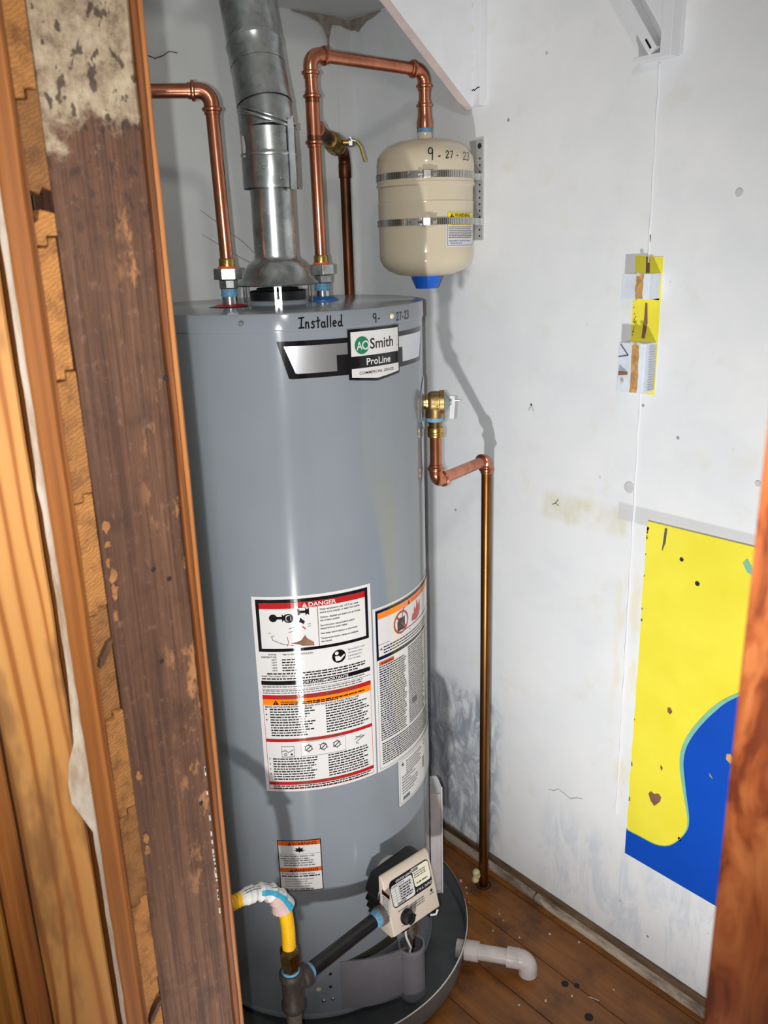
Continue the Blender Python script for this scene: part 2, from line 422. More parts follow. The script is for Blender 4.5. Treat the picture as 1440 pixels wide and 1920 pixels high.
def arc(c, a, b, r, n=8):
    """bend from direction a to b (unit vectors) around corner c"""
    c = Vector(c); a = Vector(a).normalized(); b = Vector(b).normalized()
    p0 = c-a*r; ctr = p0+b*r
    return [ctr + (-b*math.cos(t)+a*math.sin(t))*r for t in [PI/2*k/n for k in range(n+1)]]

TXT = {}
def text2d(s, size, bold=0.0):
    key = (s, bold)
    if key not in TXT:
        cu = bpy.data.curves.new('t', 'FONT'); cu.body = s; cu.size = 1; cu.offset = bold; cu.resolution_u = 3
        o = bpy.data.objects.new('t', cu); COL.objects.link(o)
        dg = bpy.context.evaluated_depsgraph_get(); me = o.evaluated_get(dg).to_mesh()
        vs = [(v.co.x, v.co.y) for v in me.vertices]; fs = [tuple(p.vertices) for p in me.polygons]
        o.evaluated_get(dg).to_mesh_clear(); bpy.data.objects.remove(o); bpy.data.curves.remove(cu)
        TXT[key] = (vs, fs, max([v[0] for v in vs] or [0]))
    vs, fs, wd = TXT[key]
    return [(x*size, y*size) for x, y in vs], fs, wd*size

SPLIT = ('band', 'rule', 'block', 'field', 'tag', 'patch', 'panel', 'stain', 'scuff', 'strip', 'sign', 'crack', 'scratch', 'tub_line')
def pieces(b):
    """loose pieces of a builder, welded by position"""
    key = {}; par = []
    ids = []
    for v in b.v:
        k = (round(v[0], 6), round(v[1], 6), round(v[2], 6))
        if k not in key: key[k] = len(par); par.append(len(par))
        ids.append(key[k])
    def find(i):
        while par[i] != i: par[i] = par[par[i]]; i = par[i]
        return i
    for f in b.f:
        for q in f[1:]: par[find(ids[q])] = find(ids[f[0]])
    out = {}
    for f in b.f: out.setdefault(find(ids[f[0]]), []).append(f)
    res = []
    for fs in out.values():
        m = MB(); mp_ = {}
        for f in fs:
            for q in f:
                if q not in mp_: mp_[q] = len(m.v); m.v.append(b.v[q])
            m.f.append(tuple(mp_[q] for q in f))
        res.append(m)
    return res
class Print:
    """flat print laid on a surface: f(u, v, layer) -> point; u to the right, v downwards"""
    def __init__(s, f, step=.006): s.f = f; s.step = step; s.parts = {}
    def mb(s, name, mat): return s.parts.setdefault((name, mat), MB())
    def strip(s, name, mat, u0, u1, top, bot, layer):
        n = max(1, int(abs(u1-u0)/s.step)); b = s.mb(name, mat); vs = []
        for i in range(n+1):
            u = u0+(u1-u0)*i/n; vs += [s.f(u, top(u), layer), s.f(u, bot(u), layer)]
        b.add(vs, [(2*i, 2*i+1, 2*i+3, 2*i+2) for i in range(n)])
    def rect(s, name, mat, u0, v0, u1, v1, layer): s.strip(name, mat, u0, u1, lambda u: v0, lambda u: v1, layer)
    def frame(s, name, mat, u0, v0, u1, v1, t, layer):
        s.rect(name, mat, u0, v0, u1, v0+t, layer); s.rect(name, mat, u0, v1-t, u1, v1, layer)
        s.rect(name, mat, u0, v0+t, u0+t, v1-t, layer); s.rect(name, mat, u1-t, v0+t, u1, v1-t, layer)
    def poly(s, name, mat, pts, layer): s.mb(name, mat).add([s.f(u, v, layer) for u, v in pts], [tuple(range(len(pts)))])
    def disc(s, name, mat, u, v, r, layer, n=24): s.poly(name, mat, [(u+r*math.cos(2*PI*k/n), v+r*math.sin(2*PI*k/n)) for k in range(n)], layer)
    def ring(s, name, mat, u, v, r, r1, layer, n=24):
        vs = []
        for k in range(n):
            c, q = math.cos(2*PI*k/n), math.sin(2*PI*k/n); vs += [s.f(u+r*c, v+r*q, layer), s.f(u+r1*c, v+r1*q, layer)]
        s.mb(name, mat).add(vs, [(2*k, 2*k+1, (2*k+3) % (2*n), (2*k+2) % (2*n)) for k in range(n)])
    def text(s, name, mat, st, u, v, size, layer, bold=0.0, align='l', sx=1.0, slant=0.0):
        vs, fs, wd = text2d(st, size, bold); wd *= sx
        o = {'l': 0, 'c': -wd/2, 'r': -wd}[align]
        s.mb(name, mat).add([s.f(u+o+x*sx+slant*y, v-y, layer) for x, y in vs], fs)
    def words(s, name, mat, u0, u1, v, h, layer, rng, ragged=.15):
        """one row of print too small to read"""
        b = s.mb(name, mat); u = u0; end = u1-(u1-u0)*ragged*rng.random()
        while u < end:
            wd = min(h*(1.2+3.2*rng.random()), end-u)
            b.add([s.f(u, v-h, layer), s.f(u+wd, v-h, layer), s.f(u+wd, v, layer), s.f(u, v, layer)], [(0, 3, 2, 1)])
            u += wd+h*.55
    def rows(s, name, mat, u0, u1, v0, v1, pitch, layer, rng, fill=.5, ragged=.2):
        v = v0+pitch*fill
        while v <= v1:
            s.words(name, mat, u0, u1, v, pitch*fill, layer, rng, ragged); v += pitch
    def line(s, name, mat, pts, wd, layer):
        b = s.mb(name, mat)
        for (a, c), (d, e) in zip(pts[:-1], pts[1:]):
            L = math.hypot(d-a, e-c) or 1e-9; nx, ny = -(e-c)/L*wd/2, (d-a)/L*wd/2; ex, ey = (d-a)/L*wd*.4, (e-c)/L*wd*.4
            b.add([s.f(a-ex+nx, c-ey+ny, layer), s.f(d+ex+nx, e+ey+ny, layer), s.f(d+ex-nx, e+ey-ny, layer), s.f(a-ex-nx, c-ey-ny, layer)], [(0, 1, 2, 3)])
    def tri(s, name, u, v, h, layer, fg='black_ink', bang='label_orange'):
        s.poly(name, fg, [(u-h*.56, v), (u+h*.56, v), (u, v-h)], layer)
        s.text(name+'_mark', bang, '!', u, v-h*.12, h*.8, layer+1, .02, 'c')
    def build(s, parent, nest=False):
        root = parent
        for (name, mat), b in list(s.parts.items()):
            groups = [b]
            if any(k in name for k in SPLIT): groups = pieces(b)
            for q in groups:
                n = len(pieces(q)) if len(groups) == 1 else 1
                o = q.build(name, mat, root, smooth=0, weld=True)
                if n > 1: o['kind'] = 'stuff'
                if nest and root is parent: root = o

def cyl_map(cx, cy, R, phi0, ztop, base=.0005, lay=.00035):
    p0 = math.radians(phi0)
    def f(u, v, l):
        p = p0+u/R; r = R+base+l*lay
        return (cx+r*math.sin(p), cy-r*math.cos(p), ztop-v)
    return f
def plane_map(o, ex, ey, n, base=.0004, lay=.0003):
    o, ex, ey, n = Vector(o), Vector(ex), Vector(ey), Vector(n)
    return lambda u, v, l: tuple(o+ex*u+ey*v+n*(base+l*lay))

# handwriting strokes on a unit-height box (y up)
def c_(cx, cy, rx, ry, a0, a1, n=10): return [(cx+rx*math.cos(math.radians(a0+(a1-a0)*k/n)), cy+ry*math.sin(math.radians(a0+(a1-a0)*k/n))) for k in range(n+1)]
HAND = {
 'I': (.62, [[(.05, .95), (.62, 1.0)], [(.36, .98), (.26, .05)], [(.0, .04), (.58, .06)]]),
 'n': (.55, [[(.08, .55), (.05, .0)], [(.06, .35), (.2, .55), (.36, .5), (.4, .0)]]),
 's': (.5, [[(.42, .55), (.2, .6), (.1, .45), (.32, .28), (.36, .1), (.2, .0), (.02, .05)]]),
 't': (.45, [[(.22, .95), (.2, .0)], [(.0, .6), (.44, .66)]]),
 'a': (.55, [c_(.22, .24, .2, .24, 60, 380), [(.42, .5), (.42, .1), (.5, .0)]]),
 'l': (.25, [[(.1, 1.0), (.08, .0)]]),
 'e': (.52, [[(.04, .26), (.4, .34)]+c_(.22, .28, .2, .26, 20, 300)]),
 'd': (.6, [c_(.22, .22, .2, .22, 40, 400), [(.46, 1.05), (.42, .1), (.54, .0)]]),
 '9': (.62, [c_(.26, .68, .24, .26, 30, 380)+[(.5, .6), (.46, -.1)]]),
 '-': (.42, [[(.04, .3), (.3, .34)]]),
 '2': (.56, [c_(.24, .68, .2, .24, 170, -20, 8)+[(.06, .06), (.16, .0), (.5, .08)]]),
 '7': (.56, [[(.04, .86), (.46, .9), (.2, .0)]]),
 '3': (.52, [c_(.2, .72, .2, .2, 150, -80, 8)+c_(.2, .24, .22, .26, 80, -150, 9)]),
 ' ': (.5, []),
}
def handwrite(pr, name, mat, s, u, v, h, wd, sx=1.0, gap=.14, drop=0.0):
    for i, ch in enumerate(s):
        adv, st = HAND[ch]
        for q in st: pr.line(name, mat, [(u+x*h*sx, v-y*h+drop*i) for x, y in q], wd, 0)
        u += (adv+gap)*h*sx
    return u

# ------------------------------------------------------------------ setting
XW, YB, ZC = .475, .352, 2.03
wr = struct(MB().box((XW, -2.4, .0), (XW+.06, YB+.06, 2.4)).build('wall_right', 'wall_paint', smooth=0), 'white painted closet wall with scuffs and patched paint')
wb = struct(MB().box((-.66, YB, 0), (XW, YB+.06, 2.4)).build('wall_back', 'back_paint', smooth=0), 'off-white wall behind the water heater')
struct(MB().box((-.66, -.05, ZC), (XW, YB, ZC+.04)).build('ceiling', 'back_paint', smooth=0), 'low white closet ceiling above the vent pipe')
# corner fillet strip on the back wall, sheet seams
MB().box((.43, YB-.004, 0), (XW, YB, ZC)).build('corner_strip', 'back_paint', wb, 0)
b = MB(); n = 60; vs = []
for i in range(n+1):
    z = .35+1.46*i/n; yy = -.462-.006*(1-i/n)+.0008*math.sin(i*1.7); wv = .0022+.001*random.random()
    vs += [(XW-.0003, yy-wv, z), (XW-.0032, yy, z), (XW-.0003, yy+wv, z)]
b.add(vs, [(3*i+k, 3*i+k+1, 3*i+k+4, 3*i+k+3) for i in range(n) for k in (0, 1) if not 1.255 < vs[3*i][2] < 1.485])
b.each('seam_bead', 'paint_gloss_white', wr, 60)
def wall_print(): return Print(lambda u, v, l: (XW-.0005-l*.0004, -u, v), .05)
wp = wall_print()
def crack(pts, wd=.0009, mat='grey_ink'): wp.line('paint_crack', mat, [(-y, z) for y, z in pts], wd, 0)
crack([(-.285, .318), (-.30, .322), (-.312, .333), (-.33, .330), (-.345, .325), (-.365, .337), (-.38, .342)])
crack([(-.270, 1.008), (-.277, 1.012), (-.284, 1.021)], .0018); crack([(-.277, 1.012), (-.286, 1.008)], .0014)
crack([(-.2, 1.2), (-.206, 1.212), (-.212, 1.2)], .004, 'paint_grey')
wp.build(wr)
# patch plugs
b = MB()
for y, z, r in ((-.452, .99+.09, .012), (-.70, 1.135, .006), (-.62, 1.6, .007)):
    b.lathe([(r, 0), (r*.85, .0014)], (XW, y, z), (-1, 0, 0), 16)
b.each('filler_plug', 'paint_grey', wr, 30)

# gusset panel across the corner, its batten
gp = MB()
poly = [(.457, 1.797-.004), (.457, ZC), (.145, ZC)]
gp.prism(poly, lambda a, c: (a, -.052, c), lambda a, c: (a, -.030, c))
g = struct(gp.build('trim_1', 'paint_gloss_white', None, 0), 'white triangular panel across the upper corner above the tank')
e0, e1 = Vector((.457, 0, 1.793)), Vector((.145, 0, ZC)); d_ = (e1-e0).normalized(); nn = Vector((-d_.z, 0, d_.x)); nn = nn if nn.z < 0 else -nn
MB().add([e0+nn*.0006+Vector((0, -.052, 0)), e1+nn*.0006+Vector((0, -.052, 0)), e1+nn*.0006+Vector((0, -.030, 0)), e0+nn*.0006+Vector((0, -.030, 0))], [(0, 1, 2, 3)]).build('cut_edge', 'soffit_edge', g, 0)
b = MB().box((.4555, -.073, 1.797), (XW, -.030, 2.35))
bt = struct(b.build('trim_2', 'paint_gloss_white', None, 0, .002), 'white vertical batten beside the triangular panel')
p_ = Print(lambda u, v, l: (.4550, -.052-u, v)); p_.line('ink_mark', 'black_ink', [(0, 1.825), (.004, 1.827), (.007, 1.825), (.014, 1.8285), (.020, 1.829)], .002, 0); p_.build(bt)
b = MB()
for z in (1.86, 1.878, 1.93, 1.97, 1.99): b.box((.4545, -.0535, z), (.4562, -.0515, z+.012*random.random()+.002))
b.each('glue_bead', 'label_cream', bt, 0)
# old stain with drips in the upper corner
b = MB(); random.seed(3)
def stain(pts, fx):
    vs = []
    for s_, a, c in pts: vs += [fx(s_, a), fx(s_, c)]
    b.add(vs, [(2*i, 2*i+1, 2*i+3, 2*i+2) for i in range(len(pts)-1)])
stain([(.31, 2.029, 2.026), (.35, 2.029, 2.022), (.38, 2.029, 2.014), (.395, 2.029, 2.004), (.404, 2.029, 1.985), (.406, 2.029, 1.955), (.408, 2.029, 1.935), (.411, 2.029, 1.985), (.420, 2.029, 2.012), (.44, 2.029, 2.014), (.455, 2.029, 2.011), (.4745, 2.029, 2.008)], lambda s_, z: (s_, YB-.005, z))
stain([(.352, 2.029, 2.008), (.335, 2.029, 2.006), (.32, 2.029, 1.999), (.312, 2.029, 2.006), (.29, 2.029, 2.016), (.27, 2.029, 2.018), (.24, 2.029, 2.027)], lambda s_, z: (XW-.001, s_, z))
b.each('water_stain', 'cobweb', wb, 0)
# scratches and cobweb on the back wall
b = MB()
def wire(pts, r=.0006): b.tube(pts, r, 5)
yb = YB-.0012
wire([(-.04, yb, 1.905), (-.02, yb, 1.90), (0, yb, 1.908), (.012, yb, 1.916), (.03, yb, 1.915)], .0008)
wire([(.05, yb, 1.62), (.09, yb-.1, 1.55), (.055, yb-.27, 1.485)], .0004)
wire([(.05, yb, 1.57), (.08, yb-.1, 1.52), (.055, yb-.27, 1.485)], .0004)
b.each('cobweb_thread', 'hair_dark', wb, 0)

# floor boards
fl = struct(MB().box((-2.2, -2.4, -.05), (XW, YB, -.022)).build('floor', 'hole_dark', None, 0), 'varnished brown board floor')
FW = .1115
pm = MB().box((-FW/2+.0006, -1.36, -.011), (FW/2-.0006, 1.36, .011)).build('plank', 'floor_varnish', fl, 0, .0012, 1)
k = 0; x = .106-FW/2+FW*4
first = True
while x > -2.2:
    xr = x+FW/2
    o = pm if first else pm.copy()
    if not first: COL.objects.link(o); o.parent = fl
    first = False
    o.location = (x, -1.02+.004*random.random(), -.011)
    x -= FW
# black nail marks, scratches
fp = Print(lambda u, v, l: (u, -v, .0012+l*.0003))
for u, v, r in ((.285, .555, .009), (.315, .47, .008), (.33, .49, .006)): fp.disc('nail_stain', 'hole_dark', u, v, r, 0, 12)
fp.line('scratch', 'hole_dark', [(.255, .57), (.235, .62)], .004, 0); fp.line('scratch', 'hole_dark', [(.27, .575), (.25, .63)], .003, 0)
fp.line('scratch', 'debris_white', [(.325, .525), (.333, .545)], .002, 0)
fp.build(fl)
# base strip and shoe strip along the right wall
bb = struct(MB().box((.4685, -2.3, .0), (XW, YB, .034)).build('baseboard_right', 'old_base', None, 0, .002), 'dirty brown base strip at the foot of the white wall')
for y0, y1 in ((-.262, YB-.01), (-.90, -.2665), (-2.2, -.905)):
    prof = [(.4685, 0), (.4555, 0), (.4555, .006), (.459, .012), (.4685, .0155)]
    MB().prism(prof, lambda a, c: (a, y0, c), lambda a, c: (a, y1, c)).build('shoe_strip', 'shoe_paint', bb, 0)

# left partition with its cut edge
XI = -.515
wl = struct(MB().box((-.80, -.549, 0), (XI, YB, 2.35)).build('wall_left', 'back_paint', None, 0), 'cut-open wall edge beside the closet opening, layered bare wood')
MB().box((-.80, -.5525, 0), (-.5152, -.5490, 2.35)).build('backing', 'wood_dark_base', wl, 0)  # dark sheet added so the gap in the planks looks shaded
def board(name, mat, x0, x1, yf, z0=.0, z1=2.35, wob=.0012, yb=-.553, n=46, rs=1):
    rg = random.Random(rs); b = MB(); vs = []
    for i in range(n+1):
        z = z0+(z1-z0)*i/n; a = rg.uniform(-wob, wob); c = rg.uniform(-wob, wob); e = rg.uniform(-wob, wob)*.6
        vs += [(x0+a, yf+.003+e, z), (x0+a+.003, yf+e, z), (x1+c-.003, yf+e, z), (x1+c, yf+.003+e, z), (x1+c, yb, z), (x0+a, yb, z)]
    fs = [(6*i+k, 6*i+(k+1) % 6, 6*(i+1)+(k+1) % 6, 6*(i+1)+k) for i in range(n) for k in range(6)]
    fs += [tuple(range(6)), tuple(range(6*n+5, 6*n-1, -1))]
    return b.add(vs, fs).build(name, mat, wl, 30)
o = board('stud', 'stud_dark', -.6125, -.5275, -.600, rs=2, wob=.0007); o['label'] = 'dark stained old stud with plaster residue at the top'
o = board('edge_board', 'wood_edge', -.5268, -.5205, -.6035, rs=3, wob=.0006)
o = board('edge_lath', 'wood_orange', -.5203, -.5148, -.6015, rs=4, wob=.0006)
o = board('jamb_board', 'wood_orange', -.6572, -.6365, -.606, rs=5, wob=.0005)
o = board('jamb_lath', 'wood_edge', -.6362, -.6325, -.602, rs=6, wob=.0008)
o = board('plywood_casing', 'plywood', -.7265, -.6650, -.603, rs=7, wob=.0006)
o = board('casing_board', 'wood_orange', -.752, -.7295, -.607, rs=8, wob=.0004)
o = board('outer_board', 'wood_ochre', -.82, -.7535, -.603, rs=9, wob=.0004)
# ends of the tongue-and-groove planks, one by one
rg = random.Random(11)
for k in range(-13, 9):
    zc = 1.436+.1117*k
    z0, z1 = zc+.0006, zc+.1117-.0006
    if z0 < .01 or z1 > 2.35: continue
    xa, xb = -.6322, -.6130-rg.uniform(0, .0012)
    xm = (xa+xb)/2+rg.uniform(-.001, .001); t = .0075
    yf = -.5985+rg.uniform(-.003, .003)
    if k == 0: z1 -= .0
    poly = [(xa, z0-t), (xm, z0-t), (xm, z0), (xb, z0), (xb, z1), (xm+.0006, z1), (xm+.0006, z1-t), (xa, z1-t-.0008)]
    if k == 1:     # broken plank with a dark hole under it
        poly = [(xa, z0-t), (xm, z0-t), (xm, z0), (xb, z0), (xb, z0+.018), (xa+.006, z0+.021), (xa+.004, z0+.012), (xa, z0+.010)]
    if k == 1:
        pz = [(xa, z0+.036), (xa+.008, z0+.032), (xa+.011, z0+.038), (xb, z0+.035), (xb, z1), (xm+.0006, z1), (xm+.0006, z1-t), (xa, z1-t-.0008)]
        MB().prism(pz, lambda a, c: (a, yf, c), lambda a, c: (a, -.553, c)).build('plank', 'end_grain', wl, 0, .0008, 1)
    MB().prism(poly, lambda a, c: (a, yf, c), lambda a, c: (a, -.553, c)).build('plank', 'end_grain', wl, 0, .0008, 1)
# knots in two plank ends
b = MB()
for z, s_ in ((1.165, 1), (.722, .8)):
    b.prism([(-.631, z-.012), (-.6265, z-.008), (-.616, z+.008), (-.6145, z+.014), (-.620, z+.011), (-.629, z-.003)], lambda a, c: (a, -.6030, c), lambda a, c: (a, -.59, c))
b.each('knot', 'wood_dark_base', wl, 0)
# painted plaster strip squeezed between the boards
rg = random.Random(4); b = MB(); vs = []; n = 110
for i in range(n+1):
    z = .0+2.3*i/n; bulge = 0
    if .998 < z < 1.085: bulge = .0125*math.sin(PI*(z-.998)/.087)**.5+.0035*rg.random()
    elif 1.085 <= z < 1.16: bulge = .004*(1.16-z)/.075
    elif 1.32 < z < 1.40: bulge = .003*rg.random()
    wdt = .0036 if z > .99 else .0026
    vs += [(-.6578-wdt-bulge-rg.uniform(0, .0008), -.6035-.0006*(bulge > .002), z), (-.6578-wdt*.5, -.6075-.001*rg.random(), z), (-.6574+rg.uniform(-.0003, .0005), -.6065, z)]
b.add(vs, [(3*i+k, 3*i+k+1, 3*i+k+4, 3*i+k+3) for i in range(n) for k in (0, 1)])
b.build('plaster_strip', 'strip_paint', wl, 50)
# bare-wood scars on the stud, holes
rg = random.Random(5); b = MB()
for z in (1.29, 1.272, 1.255, 1.24, 1.225, 1.20, .945, .93, 1.02):
    w_, h_ = rg.uniform(.005, .013), rg.uniform(.003, .009)
    x0 = -.6115
    ring_ = [(x0+w_*(.5+.5*rg.uniform(.45, 1)*math.cos(2*PI*k/11)), -.6012, z+h_*rg.uniform(.45, 1.1)*math.sin(2*PI*k/11)) for k in range(11)]
    b.add(ring_, [tuple(range(11))])
b.each('bare_scar', 'scar_wood', wl, 0)
b = MB()
for x_, z in ((-.5645, 1.236), (-.5490, 1.222), (-.567, 1.137), (-.541, .955), (-.5305, 1.42)): b.lathe([(.0026, 0), (.0018, .0012)], (x_, -.6004, z), (0, -1, 0), 10)
b.each('nail_hole', 'hole_dark', wl, 30)
b = MB()
for i in range(26):
    z = .80+.2*rg.random(); x_ = -.534+.001*rg.random(); b.box((x_, -.6016, z), (x_+.0012, -.6003, z+.002+.006*rg.random()))
b.build('paint_speck', 'debris_white', wl, 0)['kind'] = 'stuff'

# near jamb of the opening on the right
b = MB().box((-.520, -1.62, 0), (-.500, -1.1695, 2.35))
struct(b.build('trim_3', 'jamb_fir', None, 0, .002), 'orange fir jamb board close to the camera at the right')

# ------------------------------------------------------------------ water heater
R, H, ZB = .263, 1.44, .045
wh = thing('water_heater', 'tall grey cylindrical gas water heater with safety labels, standing in a drain pan', 'water heater', (0, 0, .02))
MB().lathe([(R-.0015, ZB), (R, ZB+.0015), (R, 1.4125)], seg=128, caps=True).build('jacket', 'heater_enamel', wh)
lid = MB().lathe([(R+.0016, 1.4115), (R+.0024, 1.4135), (R+.0018, 1.416), (R+.0018, 1.4365), (R, 1.4392), (R-.004, 1.4400), (.001, 1.4400)], seg=128).build('lid', 'heater_enamel', wh)
MB().lathe([(.235, .012), (.235, ZB+.002)], seg=64).build('base_ring', 'dark_steel', wh)
b = MB().lathe([(R+.0022, ZB-.002), (R+.003, ZB+.004), (R+.0006, ZB+.010)], seg=128, caps=False); b.build('bottom_rim', 'heater_enamel', wh)
# screws in the lid rim
def on_cyl(phi, z, r): p = math.radians(phi); return Vector((r*math.sin(p), -r*math.cos(p), z))
for phi, z in ((-46.5, 1.426), (10.5, 1.4235)):
    d = on_cyl(phi, 0, 1); MB().lathe([(.0045, 0), (.0045, .001), (.003, .0028)], on_cyl(phi, z, R+.0018), d, 14).build('screw', 'zinc' if phi < 0 else 'label_cream', wh)
# handwriting
pr = Print(cyl_map(0, 0, R+.0018, -27.3, 1.43))
handwrite(pr, 'handwriting', 'black_ink', 'Installed', .0, .0145, .0165, .0023, .82, .13)
handwrite(pr, 'handwriting', 'black_ink', '9-', .1305, .0125, .0140, .0021, .9, .2)
handwrite(pr, 'handwriting', 'black_ink', '27-23', .1870, .0145, .0140, .0019, .95, .12, -.0002)
pr.build(lid)
# nipples' rings on top, burner flue base
MB().lathe([(.026, 1.4400), (.030, 1.4415), (.022, 1.4445), (.014, 1.445)], (-.1016, 0, 0), seg=32).build('ring_hot', 'washer_red', wh)['label'] = 'red plastic ring'
MB().lathe([(.033, 1.4395), (.034, 1.4405), (.024, 1.4412)], (-.1035, 0.004, 0), seg=32).build('ring_shadow_disc', 'dark_steel', wh)  # dark disc laid on the lid as painted shade around the red ring
MB().lathe([(.030, 1.4400), (.030, 1.4412), (.018, 1.447), (.014, 1.4475)], (.1016, 0, 0), seg=32).build('ring_cold', 'washer_blue', wh)['label'] = 'blue plastic ring'
MB().lathe([(.056, 1.4400), (.054, 1.4455), (.0515, 1.447)], seg=40).build('flue_collar', 'heater_enamel', wh)
b = MB().lathe([(.0505, 1.4465), (.0515, 1.4625), (.048, 1.464)], seg=40).lathe([(.040, 1.463), (.038, 1.4685)], seg=12).lathe([(.021, 1.468), (.021, 1.475)], seg=12)
b.build('flue_base', 'black_plastic', wh)
# relief valve cover plate on the jacket
PT = 46.0; dT = on_cyl(PT, 0, 1); ZT = 1.252
b = MB(); vs = [];
for k in range(40):
    t = 2*PI*k/40
    for rr in (.05, .049, .014):
        q = PT+math.degrees(rr*math.cos(t)/R); vs.append(on_cyl(q, ZT+rr*math.sin(t), R+(.0005 if rr == .05 else .0018)))
b.add(vs, [(3*k+j, 3*k+j+1, 3*((k+1) % 40)+j+1, 3*((k+1) % 40)+j) for k in range(40) for j in (0, 1)])
b.build('cover_plate', 'heater_enamel', wh)

# --- brand plate
U = math.radians(1)*R        # metres per degree
PH0, ZP = -35.2, 1.409
pr = Print(cyl_map(0, 0, R, PH0, ZP, .0004, .0003), .004)
du = lambda deg: (deg-PH0)*U
uL, uR, sL, sR = du(-35.2), du(39.5), du(-9.6), du(14.3); cu = (sL+sR)/2
top_, bot_ = .0125, .0715
def arm(name, mat, ins, layer, u0=uL, u1=uR):
    sl = .0165; a0, a1 = uL+ins*1.4, uR-ins*1.4
    def bot(u):
        lim = bot_-ins
        if u < a0+sl: return top_+ins+(lim-top_-ins)*(u-a0)/sl
        if u > a1-sl: return top_+ins+(lim-top_-ins)*(a1-u)/sl
        return lim
    pr.strip(name, mat, max(u0, a0), min(u1, a1), lambda u: top_+ins, bot, layer)
arm('brand_plate', 'black_ink', 0, 0)
arm('plate_foil', 'silver_foil', .0078, 1)
pr.rect('plate_block', 'black_ink', sL-.022, .0385, sL+.004, .066, 2)
pr.rect('plate_block', 'black_ink', sR-.004, .0385, sR+.013, .066, 2)
pr.strip('shield', 'black_ink', sL-.002, sR+.002, lambda u: .0, lambda u: .0805+.0065*(1-abs(u-cu)/(cu-sL)), 3)
pr.rect('shield_field', 'label_white', sL+.0035, .0045, sR-.0012, .0435, 4)
pr.strip('shield_field', 'label_white', sL+.0035, sR-.0012, lambda u: .0632, lambda u: .0765+.006*(1-abs(u-cu)/(cu-sL)), 4)
pr.disc('logo_disc', 'logo_green', sL+.0245, .0265, .0142, 5, 36)
pr.text('logo_letters', 'label_white', 'A', sL+.0140, .0335, .0190, 6, .012, 'l', .82); pr.ring('logo_letters', 'label_white', sL+.0313, .0268, .0073, .0049, 6)
pr.text('logo_name', 'black_ink', 'Smith', sL+.0400, .0335, .0238, 5, .014, 'l', 1.02); pr.text('logo_name', 'black_ink', '.', sR-.0060, .0335, .014, 5, .0)
pr.text('line_name', 'label_white', 'ProLine', cu+.004, .0590, .0158, 5, .018, 'c', 1.1)
pr.text('grade_name', 'black_ink', 'COMMERCIAL GRADE', cu+.0005, .0735, .0064, 5, .010, 'c', 1.22, .15)
pr.build(wh, True)

# --- danger / instructions label
rg = random.Random(21)
PH0 = -50.9; pr = Print(cyl_map(0, 0, R, PH0, .9685, .0004, .0003), .006); W = 46.6*U; T = .3875
pr.rect('danger_label', 'label_white', 0, 0, W, T, 0)
k_ = .0065
pr.rect('danger_frame', 'black_ink', k_, .0055, W-k_, .1035, 1)
pr.rect('danger_panel', 'label_white', k_+.006, .0115, W-k_-.006, .0975, 2)
pr.rect('danger_band', 'label_red', k_+.006, .0115, W-k_-.006, .0225, 3)
pr.tri('danger_sign', W*.425, .0212, .0082, 4, 'label_white', 'label_red')
pr.text('danger_word', 'label_white', 'DANGER', W*.455, .0208, .0107, 4, .016, 'l', 1.12)
um = W*.525
pr.rect('panel_line', 'black_ink', um, .0225, um+.001, .0975, 3)
y_ = .0305
for tx in ('Water temperature over 125\u00b0F can cause', 'severe burns instantly or death from scalds.', None, 'Children, disabled and elderly are at highest', 'risk of being scalded.', None, 'See instruction manual before setting', 'temperature at water heater.', None, 'Feel water before bathing or showering.', None, 'Temperature limiting valves are available,', 'see manual.'):
    if tx: pr.text('danger_text', 'black_ink', tx, um+.004, y_, .0050, 3, .020, 'l', .84)
    y_ += .0059 if tx else .0034
# tap-and-hand pictogram
def tap(u, v, s):
    pr.disc('tap_icon', 'black_ink', u, v, .009*s, 3, 14); pr.poly('tap_icon', 'black_ink', [(u+.006*s, v-.003*s), (u+.02*s, v-.003*s), (u+.02*s, v+.003*s), (u+.006*s, v+.003*s)], 3)
    pr.poly('tap_icon', 'black_ink', [(u+.019*s, v-.009*s), (u+.023*s, v-.005*s), (u+.027*s, v-.009*s), (u+.027*s, v+.009*s), (u+.023*s, v+.005*s), (u+.019*s, v+.009*s)], 3)
tap(.036, .0395, .8); tap(.0765, .030, .8)
pr.ring('tap_icon', 'black_ink', .0625, .0405, .0085, .0062, 3); pr.disc('tap_icon', 'black_ink', .064, .041, .0055, 3)
pr.poly('tap_icon', 'black_ink', [(.066, .037), (.082, .040), (.090, .048), (.088, .053), (.08, .048), (.066, .045)], 3)
pr.line('tub_line', 'black_ink', [(.026, .068), (.066, .059), (.1, .053)], .0008, 3); pr.line('tub_line', 'black_ink', [(.031, .074), (.066, .066), (.1, .057)], .0008, 3)
pr.line('tub_line', 'black_ink', [(.031, .074), (.033, .081), (.05, .089), (.075, .094)], .0009, 3)
pr.poly('hand_icon', 'raw_brown', [(.064, .088), (.082, .083), (.089, .0735), (.092, .080), (.104, .089), (.104, .0955), (.085, .094)], 3)
pr.line('burn_lines', 'label_red', [(.058, .075), (.060, .086), (.057, .093)], .001, 3); pr.line('burn_lines', 'label_red', [(.086, .058), (.09, .062)], .002, 3)
